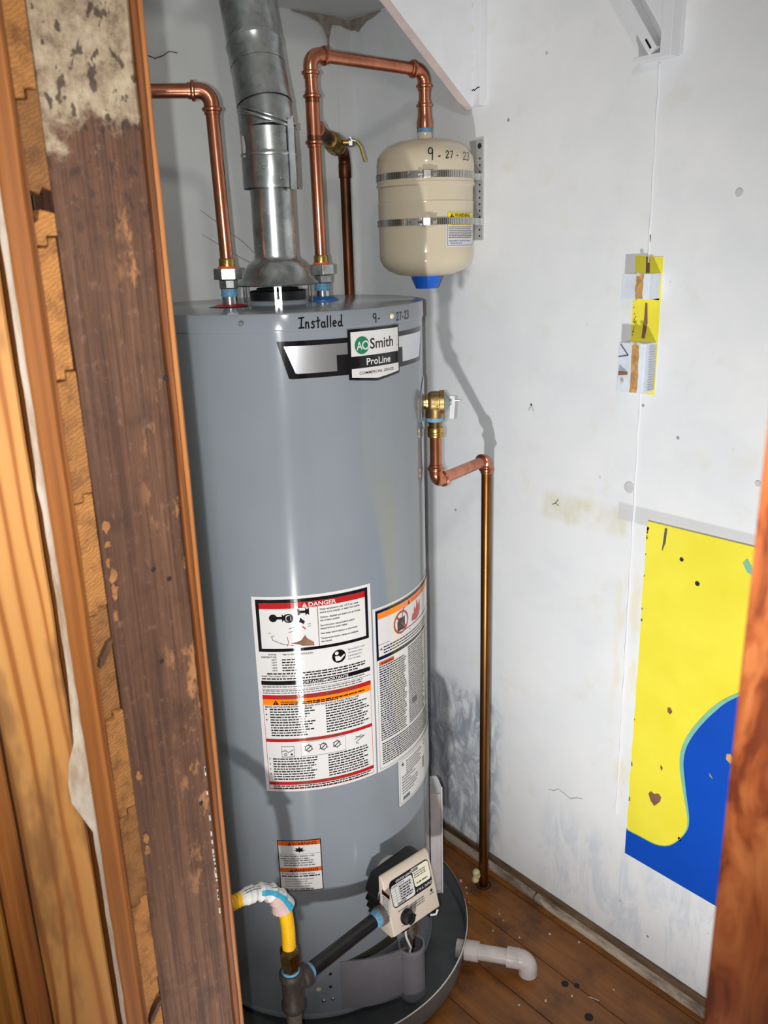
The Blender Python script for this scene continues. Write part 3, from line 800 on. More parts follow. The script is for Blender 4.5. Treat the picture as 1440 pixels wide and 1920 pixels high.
# burn time table, manual pictogram
pr.text('table_text', 'black_ink', 'WATER', .037, .1105, .0042, 1, .02, 'r'); pr.text('table_text', 'black_ink', 'TEMPERATURE', .037, .1155, .0042, 1, .02, 'r')
pr.text('table_text', 'black_ink', 'TIME TO PRODUCE SERIOUS BURN', .101, .1105, .0038, 1, .02, 'r', .9)
for i, tx in enumerate(('160\u00b0F', '150\u00b0F', '140\u00b0F', '130\u00b0F', '120\u00b0F')):
    pr.text('table_text', 'black_ink', tx, .037, .1205+.0052*i, .0041, 1, .02, 'r')
    pr.words('table_text', 'black_ink', .046, .085, .1203+.0052*i, .0022, 1, rg, .4)
pr.disc('manual_icon', 'black_ink', .147, .124, .0128, 1, 28); pr.disc('manual_icon_figure', 'label_white', .143, .1175, .0034, 2, 14)
pr.poly('manual_icon_figure', 'label_white', [(.1395, .123), (.1465, .123), (.150, .1265), (.157, .121), (.158, .124), (.1495, .1325), (.141, .1325)], 2)
for i, tx in enumerate(('See manual for more', 'information about', 'preventing burns', 'from hot water.')): pr.text('table_text', 'grey_ink', tx, .164, .1165+.0062*i, .0048, 1, .01, 'l', .82)
pr.words('table_text', 'black_ink', .018, W-.016, .1475, .0024, 1, rg, .02)
for i, tx in enumerate(('Install Thermostatic Mixing Valve', )): pr.text('table_text', 'black_ink', tx, .008, .1525, .0044, 1, .02, 'l')
pr.words('table_text', 'black_ink', .085, W-.012, .1522, .0024, 1, rg, .05); pr.words('table_text', 'black_ink', .008, W-.03, .1575, .0024, 1, rg, .05)
pr.rect('important_band', 'black_ink', k_, .1605, W-k_, .1685, 1)
pr.text('important_word', 'label_white', 'IMPORTANT/IMPORTANTE', W*.54, .1672, .0075, 2, .016, 'c', 1.05)
pr.rows('small_print', 'grey_ink', .008, W-.010, .171, .1735, .005, 1, rg, .42, .05)
pr.rect('rule_line', 'black_ink', k_, .1765, W-k_, .1771, 1)
pr.rows('small_print', 'grey_ink', .008, W-.02, .1790, .187, .0045, 1, rg, .46, .3)
pr.frame('red_border', 'label_red', k_, .1885, W-k_, T-.005, .0008, 1)
pr.rect('safety_band', 'label_red', k_, .1885, W-k_, .1965, 2)
pr.text('safety_word', 'wood_dark_base', 'FOR YOUR SAFETY READ BEFORE LIGHTING', W*.5, .1955, .0078, 3, .02, 'c', .95)
pr.rect('warning_band', 'label_orange', k_, .1965, W-k_, .2085, 2)
pr.tri('warning_sign', .030, .2075, .0095, 3, 'black_ink', 'label_orange')
pr.text('warning_word', 'black_ink', 'WARNING:', .039, .2045, .0056, 3, .016, 'l', 1.1); pr.words('warning_print', 'black_ink', .066, W-.02, .2045, .0024, 3, rg, .02); pr.words('warning_print', 'black_ink', .039, W-.07, .2078, .0022, 3, rg, .05)
pr.text('bold_line', 'black_ink', 'BEFORE LIGHTING: ENTIRE SYSTEM MUST BE FILLED WITH WATER AND AIR PURGED FROM ALL LINES', .010, .2135, .0047, 2, .02, 'l', .80)
pr.rows('small_print', 'black_ink', .018, W*.49, .2158, .274, .0053, 2, rg, .42, .3)
pr.rows('small_print', 'black_ink', W*.55, W-.012, .2158, .274, .0053, 2, rg, .42, .3)
for v_ in (.2180, .2285, .2392): pr.words('small_print', 'black_ink', .010, .013, v_, .0022, 2, rg)
pr.rect('red_rule', 'label_red', k_, .2770, W-k_, .2832, 2); pr.text('red_rule_word', 'wood_dark_base', 'OPERATING INSTRUCTIONS', W*.5, .2825, .0062, 3, .02, 'c')
pr.frame('diagram_box', 'grey_ink', .069, .2850, .152, .3150, .0005, 2)
for u_ in (.083, .110, .135):
    pr.ring('dial_icon', 'black_ink', u_, .2985, .0068, .0054, 2, 20); pr.line('dial_icon', 'black_ink', [(u_-.004, .3020), (u_+.004, .295)], .0016, 2)
    for q in range(5):
        a = q*1.1+.4; pr.line('dial_icon', 'black_ink', [(u_+.0072*math.cos(a), .2985+.0072*math.sin(a)), (u_+.0088*math.cos(a), .2985+.0088*math.sin(a))], .001, 2)
pr.frame('control_icon', 'black_ink', .034, .2925, .057, .3145, .0007, 2); pr.line('control_icon', 'black_ink', [(.035, .303), (.041, .301), (.046, .305), (.055, .300)], .001, 2); pr.ring('control_icon', 'black_ink', .041, .309, .0028, .0018, 2, 12); pr.disc('control_icon', 'black_ink', .052, .309, .002, 2, 8)
pr.line('hand_sketch', 'black_ink', [(.172, .293), (.180, .297), (.190, .296), (.182, .3), (.174, .304), (.172, .307), (.178, .309)], .0009, 2); pr.line('hand_sketch', 'black_ink', [(.17, .299), (.184, .293)], .0009, 2)
pr.rows('small_print', 'black_ink', .017, W*.49, .3175, .366, .0053, 2, rg, .42, .25)
pr.rows('small_print', 'black_ink', W*.55, W-.012, .3175, .366, .0053, 2, rg, .42, .2)
for v_ in (.3198, .3304, .341, .3516): pr.words('small_print', 'black_ink', .0105, .0125, v_, .0022, 2, rg)
pr.rect('red_rule', 'label_red', k_, .3665, W-k_, .3732, 2); pr.text('red_rule_word', 'wood_dark_base', 'TO TURN OFF GAS TO APPLIANCE', W*.5, .3725, .0060, 3, .02, 'c')
pr.rows('small_print', 'black_ink', .014, W-.010, .3748, .382, .0045, 2, rg, .45, .1)
pr.build(wh, True)

# --- flammable vapour warning label
PH0 = -3.6; pr = Print(cyl_map(0, 0, R, PH0, .9165, .0004, .0003), .006); W = 58*U; T = .3365
pr.rect('vapor_label', 'label_white', 0, 0, W, T, 0)
pr.rect('vapor_frame', 'black_ink', .0055, .0055, W-.0055, .104, 1); pr.rect('vapor_panel', 'label_white', .0105, .0105, W-.0105, .097, 2)
pr.rect('vapor_band', 'label_orange', .0105, .0105, W-.0105, .0225, 3); pr.tri('vapor_sign', .098, .0215, .0088, 4, 'black_ink', 'label_orange'); pr.text('vapor_word', 'label_burnt', 'WARNING', .106, .0212, .0105, 4, .016, 'l', 1.1)
uc, vc = .072, .048
pr.poly('can_icon', 'black_ink', [(uc-.012, vc-.003), (uc-.004, vc-.010), (uc+.004, vc-.008), (uc+.011, vc-.010), (uc+.011, vc+.016), (uc-.012, vc+.016)], 3)
pr.line('can_icon', 'black_ink', [(uc+.003, vc-.010), (uc+.004, vc-.021), (uc+.012, vc-.026), (uc+.02, vc-.027)], .0022, 3)
pr.ring('ban_icon', 'label_red', uc, vc, .0225, .0188, 4, 36); pr.line('ban_icon', 'label_red', [(uc-.0145, vc-.0145), (uc+.0145, vc+.0145)], .0045, 4)
pr.poly('flame_icon', 'label_red', [(.107, .060), (.112, .046), (.116, .050), (.120, .034), (.126, .044), (.131, .024), (.138, .040), (.146, .028), (.148, .050), (.140, .060), (.128, .064)], 3)
pr.line('vapor_line', 'black_ink', [(.0105, .0735), (.035, .0735), (.1, .0735), (.15, .0735)], .0007, 3)
pr.rows('vapor_print', 'black_ink', .075, W-.02, .0665, .073, .0052, 3, rg, .4, .1); pr.tri('vapor_sign', .0165, .0845, .0052, 3, 'black_ink', 'label_white')
pr.rows('vapor_print', 'black_ink', .022, W-.02, .0795, .096, .0056, 3, rg, .42, .15)
pr.rect('vapor_tag', 'label_burnt', .0105, .108, .048, .1155, 2); pr.text('vapor_tag_word', 'black_ink', 'WARNING', .015, .1143, .0066, 3, .016)
cw = (W-.02)/3
for c in range(3): pr.rows('vapor_print', 'black_ink', .0105+c*cw+(.0), .0105+(c+1)*cw-.006, .1175 if c == 0 else .108, .272, .00475, 2, rg, .45, .12)
pr.rows('vapor_print', 'black_ink', .012, W-.012, .278, .327, .0048, 2, rg, .45, .08)
pr.rect('vapor_tag', 'grey_ink', .105, .225, .124, .2345, 3)
pr.frame('vapor_border', 'grey_ink', .0055, .004, W-.0055, T-.004, .0006, 1)
pr.build(wh, True)
# --- rating label
PH0 = 7.7; pr = Print(cyl_map(0, 0, R, PH0, .5815, .0004, .0003), .006); W = 40*U; T = .1045
pr.rect('rating_label', 'label_white', 0, 0, W, T, 3); pr.frame('rating_border', 'grey_ink', .004, .004, W-.004, T-.004, .0006, 4)
pr.line('rating_star', 'black_ink', [(.010, .016), (.016, .013)], .0016, 4); pr.line('rating_star', 'black_ink', [(.013, .010), (.014, .019)], .0016, 4); pr.line('rating_star', 'black_ink', [(.010, .012), (.0165, .0175)], .0014, 4)
pr.rows('rating_print', 'grey_ink', .024, .10, .012, .040, .0052, 4, rg, .38, .5); pr.rows('rating_print', 'grey_ink', .010, .085, .042, .084, .0062, 4, rg, .36, .6)
for i in range(22): pr.rect('rating_bars', 'black_ink', .012+i*.0011, .088, .012+i*.0011+.0005+.0004*rg.random(), .096, 4)
for i in range(12): pr.rect('rating_bars', 'grey_ink', .094, .045+i*.0022, .104, .046+i*.0022, 4)
pr.ring('rating_seal', 'grey_ink', .104, .014, .0055, .0042, 4)
pr.build(wh, True)
# --- small warning label
PH0 = -48.2; pr = Print(cyl_map(0, 0, R, PH0, .4735, .0004, .0003), .006); W = 18.0*U; T = .1155
pr.rect('caution_label', 'black_ink', 0, 0, W, T, 0); pr.rect('caution_panel', 'label_white', .0018, .0018, W-.0018, T-.0018, 1)
for v_ in (.0018, .062):
    pr.rect('caution_band', 'label_burnt', .0018, v_, W-.0018, v_+.0095, 2); pr.tri('caution_sign', .0235, v_+.0085, .0068, 3, 'black_ink', 'label_burnt'); pr.text('caution_word', 'black_ink', 'WARNING', .0285, v_+.0083, .0090, 3, .016, 'l', 1.05)
ce = (W*.5, .0225)
pr.poly('blast_icon', 'black_ink', [(ce[0]+(.011 if q % 2 == 0 else .0055)*math.cos(PI*q/8)*1.05, ce[1]+(.010 if q % 2 == 0 else .005)*math.sin(PI*q/8)*(.9 if q > 8 else .5)) for q in range(16)], 2)
pr.rect('caution_line', 'grey_ink', .0018, .0305, W-.0018, .0310, 2)
pr.text('caution_text', 'black_ink', 'To reduce the risk of explosion or fire', .004, .0365, .0047, 2, .02, 'l', .88); pr.text('caution_text', 'black_ink', 'resulting in serious injury or death:', .004, .0420, .0047, 2, .02, 'l', .82)
pr.rows('caution_print', 'grey_ink', .010, W-.006, .0445, .0605, .0052, 2, rg, .42, .35)
pr.text('caution_text', 'black_ink', 'To reduce the risk of death, serious', .004, .0770, .0047, 2, .02, 'l', .92); pr.words('caution_print', 'black_ink', .004, W-.004, .0822, .0026, 2, rg, .03)
for i, tx in enumerate(('Do not convert a natural gas water', 'heater to an L.P. gas supply.', 'Do not convert an L.P. gas water', 'heater to a natural gas supply.')): pr.text('caution_text', 'grey_ink', tx, .010, .0890+.0053*i, .0046, 2, .012, 'l', .84)
pr.words('caution_print', 'grey_ink', .010, W-.016, .1120, .0024, 2, rg, .1)
pr.build(wh, True)
# little stickers by the control
for i, (phi, z) in enumerate(((31, .315), (20.5, .328))):
    pr = Print(cyl_map(0, 0, R, phi, z)); pr.poly('arrow_sticker', 'label_yellow', [(0, .014), (.006, .004), (.010, .0), (.009, .008), (.004, .016)], 0)
    if i == 0: pr.poly('arrow_sticker_tip', 'label_white', [(-.008, .026), (0, .014), (.004, .016), (-.004, .026)], 0)
    pr.disc('arrow_dot', 'black_ink', .006, .006, .0016, 1, 8); pr.build(wh, True)

# --- burner access: viewing slot, curved door with a barrel, screw holes
pr = Print(cyl_map(0, 0, R, -24, .21, .001), .006)
pr.strip('view_port', 'dark_glass', .0, 28*U, lambda u: .018+.020*(1-u/(28*U))**1.2, lambda u: .046, 0); pr.build(wh, True)
b = MB(); vs = []; n = 24
prof = []   # the door flares away from the jacket towards the barrel
for i in range(n+1):
    t = i/n; phi = -25+29.5*t; off = .0016+.026*max(0, (t-.08)/.92)**1.0*1.0
    prof.append((math.radians(phi), R+off))
z0, z1 = .055, .176
for i, (p, r) in enumerate(prof):
    z0, z1 = .055-.014*i/n, .176-.016*i/n
    vs += [(r*math.sin(p), -r*math.cos(p), z0), (r*math.sin(p), -r*math.cos(p), z1), ((r-.004)*math.sin(p), -(r-.004)*math.cos(p), z1), ((r-.004)*math.sin(p), -(r-.004)*math.cos(p), z0)]
b.add(vs, [(4*i+k, 4*i+(k+1) % 4, 4*i+4+(k+1) % 4, 4*i+4+k) for i in range(n) for k in range(4)]+[(0, 1, 2, 3), (4*n+3, 4*n+2, 4*n+1, 4*n)])
dr = b.build('burner_door', 'jacket_door', wh)
bc = Vector((.036, -.287, 0)); rb = .0275
MB().lathe([(rb, .032), (rb+.0008, .034), (rb+.0008, .042), (rb, .044), (rb, .148), (rb+.0008, .150), (rb+.0008, .158), (rb, .1605), (rb-.003, .1605), (rb-.003, .09), (.001, .09)], bc, seg=32, caps=False).build('door_barrel', 'jacket_door', wh)
MB().lathe([(rb-.0035, .10), (.001, .1001)], bc, seg=24, caps=False).build('barrel_well', 'hole_dark', wh)
b = MB()
for phi, z in ((-29.5, .150), (-29.8, .118)): b.lathe([(.0036, 0), (.0030, .0008)], on_cyl(phi, z, R), on_cyl(phi, 0, 1), 12)
b.each('screw_hole', 'hole_dark', wh)
MB().lathe([(.0055, 0), (.004, .001)], on_cyl(-35, .115, R), on_cyl(-35, 0, 1), 12).build('rust_spot', 'foam_cream', wh)
b = MB()
for phi, z in ((-33, .086), (-29, .087)): b.lathe([(.0040, 0), (.0040, .0012), (.0015, .003)], on_cyl(phi, z, R), on_cyl(phi, 0, 1), 12)
b.each('screw', 'zinc', wh)

# ------------------------------------------------------------------ manual pouch hanging on the jacket side
po = thing('manual_pouch', 'clear plastic document pouch hanging on the right side of the heater', 'pouch', (dT.x*R, dT.y*R, .115))
tn = Vector((-dT.y, dT.x, 0)) if dT.y < 0 else Vector((dT.y, -dT.x, 0))
def radial_sheet(s0, s1, z0, z1, th, off, rc=0.0):
    pts = [(s0, z0), (s1, z0), (s1, z1-rc)]+([(s1-(s1-s0)*.5*q, z1-rc*(1-q)**1.6) for q in (.33, .66, 1.0)] if rc else [(s1, z1)])+[(s0, z1)]
    b = MB(); f = lambda d: (lambda a, c: tuple(dT*(R+a)+tn*(d+a*.3)+Vector((0, 0, c))))
    return b.prism(pts, f(off-th/2), f(off+th/2))
radial_sheet(.002, .027, .118, .43, .002, .006, .03).build('sleeve', 'pouch_plastic', po, 0)
radial_sheet(.003, .0245, .13, .385, .003, .0025).build('booklet', 'pouch_paper', po, 0)
MB().tube([tuple(dT*(R+.028)+tn*.012+Vector((0, 0, z))) for z in (.118, .25, .40)], .0013, 6).build('sleeve_edge', 'label_white', po)

# ------------------------------------------------------------------ draft hood and vent pipe
AW = Vector((.553, .833, 0)); RV = Vector((.833, -.553, 0))
dh = thing('draft_hood', 'flared galvanized draft hood on the heater top', 'draft hood', (0, 0, 1.44))
MB().lathe([(.0755, 1.4725), (.0765, 1.475), (.072, 1.479), (.0635, 1.486), (.0585, 1.494), (.0555, 1.502), (.0505, 1.510), (.0435, 1.516), (.0395, 1.519), (.0385, 1.522), (.0385, 1.525)], seg=64, caps=False).build('bell', 'galvanized', dh)
MB().lathe([(.0378, 1.521), (.0378, 1.66)], seg=48, caps=False).build('outlet_collar', 'galvanized', dh)
for k in range(3):
    a = math.radians(-123.5+120*k); dd = Vector((math.cos(a), math.sin(a), 0)); tt = Vector((-dd.y, dd.x, 0))
    b = MB(); o_ = dd*.069
    def bx(t0, t1, z0, z1): b.prism([(t0, z0), (t1, z0), (t1, z1), (t0, z1)], lambda p, q: tuple(o_+tt*p+Vector((0, 0, q))), lambda p, q: tuple(o_+tt*p+dd*.0015+Vector((0, 0, q))))
    bx(-.0062, -.0022, 1.4405, 1.480); bx(.0022, .0062, 1.4405, 1.480); bx(-.0022, .0022, 1.4405, 1.450); bx(-.0022, .0022, 1.472, 1.480)
    b.build('leg', 'zinc', dh, 0)
vp = thing('vent_pipe', 'galvanized vent pipe with adjustable elbow leaning up to the ceiling', 'vent pipe', (0, 0, 1.637))
def bead(r, h, k=.0016): return [(r, h-.003), (r+k, h-.001), (r+k, h+.001), (r, h+.003)]
MB().lathe([(.0488, 1.637), (.0488, 1.688)]+bead(.0484, 1.692)+[(.0480, 1.70), (.0480, 1.735)], seg=48, caps=False).build('lower_collar', 'galvanized', vp)
p0 = Vector((0, 0, 1.728)); p1 = Vector((0, 0, 1.775))+AW*.008-RV*.003; p2 = p1+Vector((0, 0, .062))+AW*.020-RV*.007; p3 = p2+(Vector((0, 0, 1))+AW*.36-RV*.115)*.30
MB().lathe([(.0484, 0), (.0484, .012), (.0480, (p1-p0).length+.004)], p0, p1-p0+AW*.003, 48, False).build('elbow_gore', 'galvanized', vp)
L = (p2-p1).length
MB().lathe([(.0483, -.004), (.0483, .004), (.0480, .012), (.0472, L+.004)], p1, p2-p1, 48, False).build('elbow_gore', 'galvanized', vp)
L = (p3-p2).length
MB().lathe([(.0478, -.003), (.0478, .006)]+bead(.0478, .036, .0014)+[(.0474, .042), (.0476, .05), (.0466, L)], p2, p3-p2, 48, False).build('upper_pipe', 'galvanized', vp)
sc_ = Vector((0, 0, 1.7475)); nz = (Vector((0, 0, 1))+RV*.30-AW*.05).normalized(); ua = (RV-nz*RV.dot(nz)).normalized(); ub = nz.cross(ua)
for dz, rr_ in ((0, .0030), (.0065, .0016)):
    MB().tube([sc_+nz*dz+(ua*math.cos(2*PI*k/64)*1.03+ub*math.sin(2*PI*k/64))*.0487 for k in range(65)], rr_, 8, False).build('gore_seam', 'galvanized', vp)
# lock seam flap and scraps on the collar
d = (-AW+RV*1.05).normalized()
b = MB(); tt = Vector((-d.y, d.x, 0))
b.prism([(-.004, 1.634), (.012, 1.632), (.012, 1.752), (-.004, 1.744)], lambda p, q: tuple(d*.0492+tt*p+Vector((0, 0, q))), lambda p, q: tuple(d*.0512+tt*(p*.9)+Vector((0, 0, q))))
b.build('lock_seam', 'galvanized', vp, 0)
d = (-AW*.45-RV).normalized(); pr = Print(lambda u, v, l: tuple(Vector((math.cos(math.atan2(d.y, d.x)+u/.0488)*.0496, math.sin(math.atan2(d.y, d.x)+u/.0488)*.0496, 1.722-v))))
pr.poly('sticker_scrap', 'pouch_paper', [(0, 0), (.009, .002), (.012, .02), (.010, .036), (.002, .034)], 0); pr.build(vp)
b = MB()
for a_, z in ((-.2, 1.668), (.45, 1.652)):
    d = (-AW+RV*a_).normalized(); b.lathe([(.0032, 0), (.0032, .0012), (.0016, .0026)], d*.0485+Vector((0, 0, z)), d, 12)
b.each('screw', 'zinc', vp)

# ------------------------------------------------------------------ copper pipework
RC = .0113
def press_end(b, p, d, ln=.020, big=1.0):
    """press-fitting socket ending at p, pipe leaving along d"""
    p = Vector(p); d = Vector(d).normalized(); r = .0128*big
    b.lathe([(r, -ln), (r, -.0125), (r+.0030, -.0112), (r+.0038, -.0088), (r+.0030, -.0064), (r+.0002, -.0050), (r+.0002, -.0006), (RC, 0)], p, d, 24, True)
def elbow(parent, c, a, b_, mat='copper', r=.020, ext=.018):
    c = Vector(c); a = Vector(a).normalized(); b_ = Vector(b_).normalized()
    m_ = MB(); m_.tube(arc(c, a, b_, r, 10), .0128, 20)
    press_end(m_, c-a*(r+ext), -a); press_end(m_, c+b_*(r+ext), b_)
    return m_.build('elbow', mat, parent)
def pipe(parent, p, q, mat='copper', r=RC, name='pipe'): return MB().cyl(p, q, r, 28).build(name, mat, parent)
def hexnut(parent, x, y, z0, z1, r, mat, rot=0.3):
    b = MB(); pts = [(x+r*math.cos(rot+PI/3*k), y+r*math.sin(rot+PI/3*k)) for k in range(6)]
    b.prism(pts, lambda p, q: (p, q, z0), lambda p, q: (p, q, z1)); return b.build('union_nut', mat, parent, 0, .0012)
def union(parent, x, y, rot, nutmat='zinc'):
    MB().lathe([(.0132, 1.4405), (.0132, 1.478)], (x, y, 0), seg=28).build('nipple', 'stainless', parent)
    MB().lathe([(.0136, 1.4575), (.0144, 1.459), (.0140, 1.466), (.0144, 1.4725)], (x, y, 0), seg=28).build('thread_tape', 'thread_tape', parent)
    MB().lathe([(.0155, 1.471), (.0168, 1.473), (.0168, 1.485), (.0150, 1.488)], (x, y, 0), seg=8).build('union_body', 'zinc', parent, 20)
    hexnut(parent, x, y, 1.4865, 1.5055, .0245, nutmat, rot)
    MB().lathe([(.0152, 1.505), (.0158, 1.507), (.0152, 1.5092)], (x, y, 0), seg=24).build('gasket', 'washer_orange', parent)
    MB().lathe([(.0138, 1.509), (.0138, 1.5205), (.0122, 1.5225)], (x, y, 0), seg=24).build('tailpiece', 'brass', parent)
X1 = -.1016
hot = thing('hot_water_pipe', 'copper hot water riser on the red ring, turning left to the wall', 'pipe', (X1, 0, 1.44))
union(hot, X1, 0, .55)
hd = Vector((-.833, .553, 0)); hd = (Vector((-.181, .052, 0))-Vector((-.107, .004, 0))).normalized()
ctr = Vector((X1-.004, .002, 1.786))
pipe(hot, (X1, 0, 1.52), ctr-Vector((0, 0, .025)))
elbow(hot, ctr, (0, 0, 1), hd, r=.021, ext=.016)
pipe(hot, ctr+hd*.03, ctr+hd*(.405/abs(hd.x)))
X2 = .1016
cold = thing('cold_water_pipe', 'copper cold water riser on the blue ring, looping over to the expansion tank', 'pipe', (X2, 0, 1.44))
union(cold, X2, 0, .02)
ZL = 1.862
TX, TY = .366, -.0085
ld = (Vector((TX, TY, 0))-Vector((X2-.002, .002, 0))).normalized()
c1 = Vector((X2-.002, .002, ZL)); c2 = Vector((TX, TY, ZL-.002))
pipe(cold, (X2, 0, 1.52), (X2-.001, .001, 1.71))
b = MB(); tc = Vector((X2-.0015, .0015, 1.755))
b.lathe([(.0128, 0), (.0128, .085)], tc-Vector((0, 0, .042)), (0, 0, 1), 24); press_end(b, tc-Vector((0, 0, .046)), (0, 0, -1)); press_end(b, tc+Vector((0, 0, .048)), (0, 0, 1))
bd = Vector((.219, .1915, 0)).normalized()
press_end(b, tc+bd*.032-Vector((0, 0, .012)), bd)
b.build('tee', 'copper', cold)
pipe(cold, tc+Vector((0, 0, .03)), c1-Vector((0, 0, .03)))
elbow(cold, c1, (0, 0, 1), ld, r=.021, ext=.018)
pipe(cold, c1+ld*.03, c2-ld*.03)
elbow(cold, c2, ld, (0, 0, -1), r=.021, ext=.016)
pipe(cold, c2-Vector((0, 0, .03)), (TX, TY, 1.79))
b = MB().lathe([(.0135, 0), (.0135, -.014), (.0142, -.02), (.0162, -.028), (.0162, -.040)], (TX, TY, 1.796), (0, 0, 1), 24); press_end(b, (TX, TY, 1.806), (0, 0, 1)); b.build('adapter', 'copper', cold)
# ball valve and old supply pipe behind
sv = thing('ball_valve', 'brass ball valve with yellow lever behind the cold riser', 'valve', tuple(tc+bd*.03-Vector((0, 0, .02))))
q0 = tc+bd*.028-Vector((0, 0, .010)); sd = (bd-Vector((0, 0, .06))).normalized()
pipe(sv, q0, q0+sd*.145, 'copper_dark', .0116, 'stub_pipe')
MB().lathe([(r_, h_+.07) for r_, h_ in ((.0145, .045), (.0165, .048), (.0165, .058), (.0150, .060), (.0185, .068), (.0200, .080), (.0190, .092), (.0205, .096), (.0205, .112), (.0180, .117), (.0150, .128), (.0140, .134))], q0, sd, 28).build('valve_body', 'brass', sv)
vc_ = q0+sd*.152; hd2 = RV
MB().cyl(vc_+hd2*.012, vc_+hd2*.036, .0062, 14).build('stem', 'brass', sv)
MB().lathe([(.0085, .030), (.0085, .037), (.005, .041)], vc_, hd2, 6).build('stem_nut', 'zinc', sv, 10)
b = MB(); a0 = vc_+hd2*.036
def slab(b, pts, w_, t_, wdir, tdir):
    vs = []
    for p in pts:
        for sx, sy in ((-1, -1), (1, -1), (1, 1), (-1, 1)): vs.append(Vector(p)+wdir*sx*w_/2+tdir*sy*t_/2)
    n = len(pts); b.add(vs, [(4*i+k, 4*i+(k+1) % 4, 4*i+4+(k+1) % 4, 4*i+4+k) for i in range(n-1) for k in range(4)]+[(0, 1, 2, 3), (4*n-1, 4*n-2, 4*n-3, 4*n-4)])
slab(b, [a0+Vector((0, 0, .010))-hd2*.004, a0+Vector((0, 0, .004)), a0+hd2*.010+Vector((0, 0, .002))], .016, .0025, AW, (Vector((0, 0, 1))+hd2).normalized()); b.build('lever_plate', 'zinc', sv, 0)
b = MB(); slab(b, [a0+hd2*.008+Vector((0, 0, .004)), a0+hd2*.018+Vector((0, 0, -.008)), a0+hd2*.026+Vector((0, 0, -.036))], .018, .004, AW, hd2); b.build('lever', 'handle_yellow', sv, 0, .001)
op = thing('supply_pipe', 'dull brown old copper supply pipe dropping behind the heater near the corner', 'pipe', (.32, .193, 0))
e_ = q0+sd*.263; e_ = Vector((e_.x, e_.y, e_.z))
pipe(op, q0+sd*.195, e_-sd*.02, 'copper_dark', .0112)
b = MB(); b.tube(arc(e_, sd, (0, 0, -1), .022, 8), .0128, 18); b.lathe([(.0128, 0), (.0136, .002), (.0136, .028), (.0125, .03)], e_-Vector((0, 0, .022)), (0, 0, -1), 18); b.build('elbow', 'copper_dark', op)
pipe(op, e_-Vector((0, 0, .03)), (e_.x, e_.y, .0), 'copper_dark', .0112)

# ------------------------------------------------------------------ expansion tank
et = thing('expansion_tank', 'small cream expansion tank dated in marker, strapped to the wall', 'tank', (TX, TY, 1.449))
RT = .0985
pf = [(.012, 1.7365), (.030, 1.7355), (.055, 1.7315), (.075, 1.7245), (.089, 1.713), (.0965, 1.700), (RT, 1.686), (RT, 1.6535), (RT+.0012, 1.6515), (RT+.0012, 1.647), (RT-.0022, 1.644), (RT-.0022, 1.618), (RT-.0008, 1.616), (RT-.0008, 1.613), (RT-.0016, 1.611), (RT-.0016, 1.522), (.0965, 1.508), (.091, 1.496), (.080, 1.486), (.062, 1.478), (.035, 1.4735), (.01, 1.4725)]
MB().lathe(list(reversed(pf)), (TX, TY, 0), seg=80).build('shell', 'tank_enamel', et, 25)
MB().lathe([(.0158, 1.733), (.0145, 1.738), (.0140, 1.748), (.0140, 1.756)], (TX, TY, 0), seg=24).build('neck', 'tank_enamel', et)
MB().lathe([(.0146, 1.7485), (.0155, 1.751), (.0148, 1.7575)], (TX, TY, 0), seg=24).build('thread_tape', 'thread_tape', et)
MB().lathe([(.0225, 1.449), (.0320, 1.4705), (.0325, 1.4745)], (TX, TY, 0), seg=32).build('valve_cap', 'cap_blue', et)
pr = Print(cyl_map(TX, TY, RT, -40, 1.70), .004)
handwrite(pr, 'handwriting', 'black_ink', '9', .000, .0090, .0205, .0021, .85); handwrite(pr, 'handwriting', 'black_ink', '-', .0195, .0100, .016, .002, .8)
handwrite(pr, 'handwriting', 'black_ink', '27', .0345, .0082, .0140, .0017, .95, .12); handwrite(pr, 'handwriting', 'black_ink', '-', .0585, .0075, .014, .0017, 1.0)
handwrite(pr, 'handwriting', 'black_ink', '23', .076, .0100, .0150, .0014, 1.25, .1)
pr.build(et)
PH = -19.8; pr = Print(cyl_map(TX, TY, RT-.0016, PH, 1.5975, .0004, .0003), .004); W = .088
pr.rect('tank_label', 'label_white', 0, 0, W, .0680, 0); pr.frame('tank_label_border', 'label_blue', .003, .0025, W-.003, .0650, .0008, 1)
pr.rect('tank_label_band', 'label_yellow', .0038, .0033, W-.0038, .0275, 1); pr.tri('tank_label_sign', .0135, .0120, .0078, 2, 'black_ink', 'label_yellow')
pr.text('tank_label_word', 'black_ink', 'WARNING', .020, .0115, .0098, 2, .016, 'l', 1.0); pr.rows('tank_label_print', 'grey_ink', .010, .075, .0200, .0260, .004, 2, rg, .5, .1)
pr.rows('tank_label_print', 'grey_ink', .006, W-.008, .0295, .0525, .0033, 1, rg, .48, .1)
pr.text('tank_label_note', 'label_blue', 'PLEASE REFER TO THE PRODUCT MANUAL', .006, .0575, .0036, 1, .02, 'l', .9); pr.text('tank_label_note', 'label_blue', 'BEFORE INSTALLING', .010, .0620, .0036, 1, .02, 'l', .9)
pr.build(et, True)
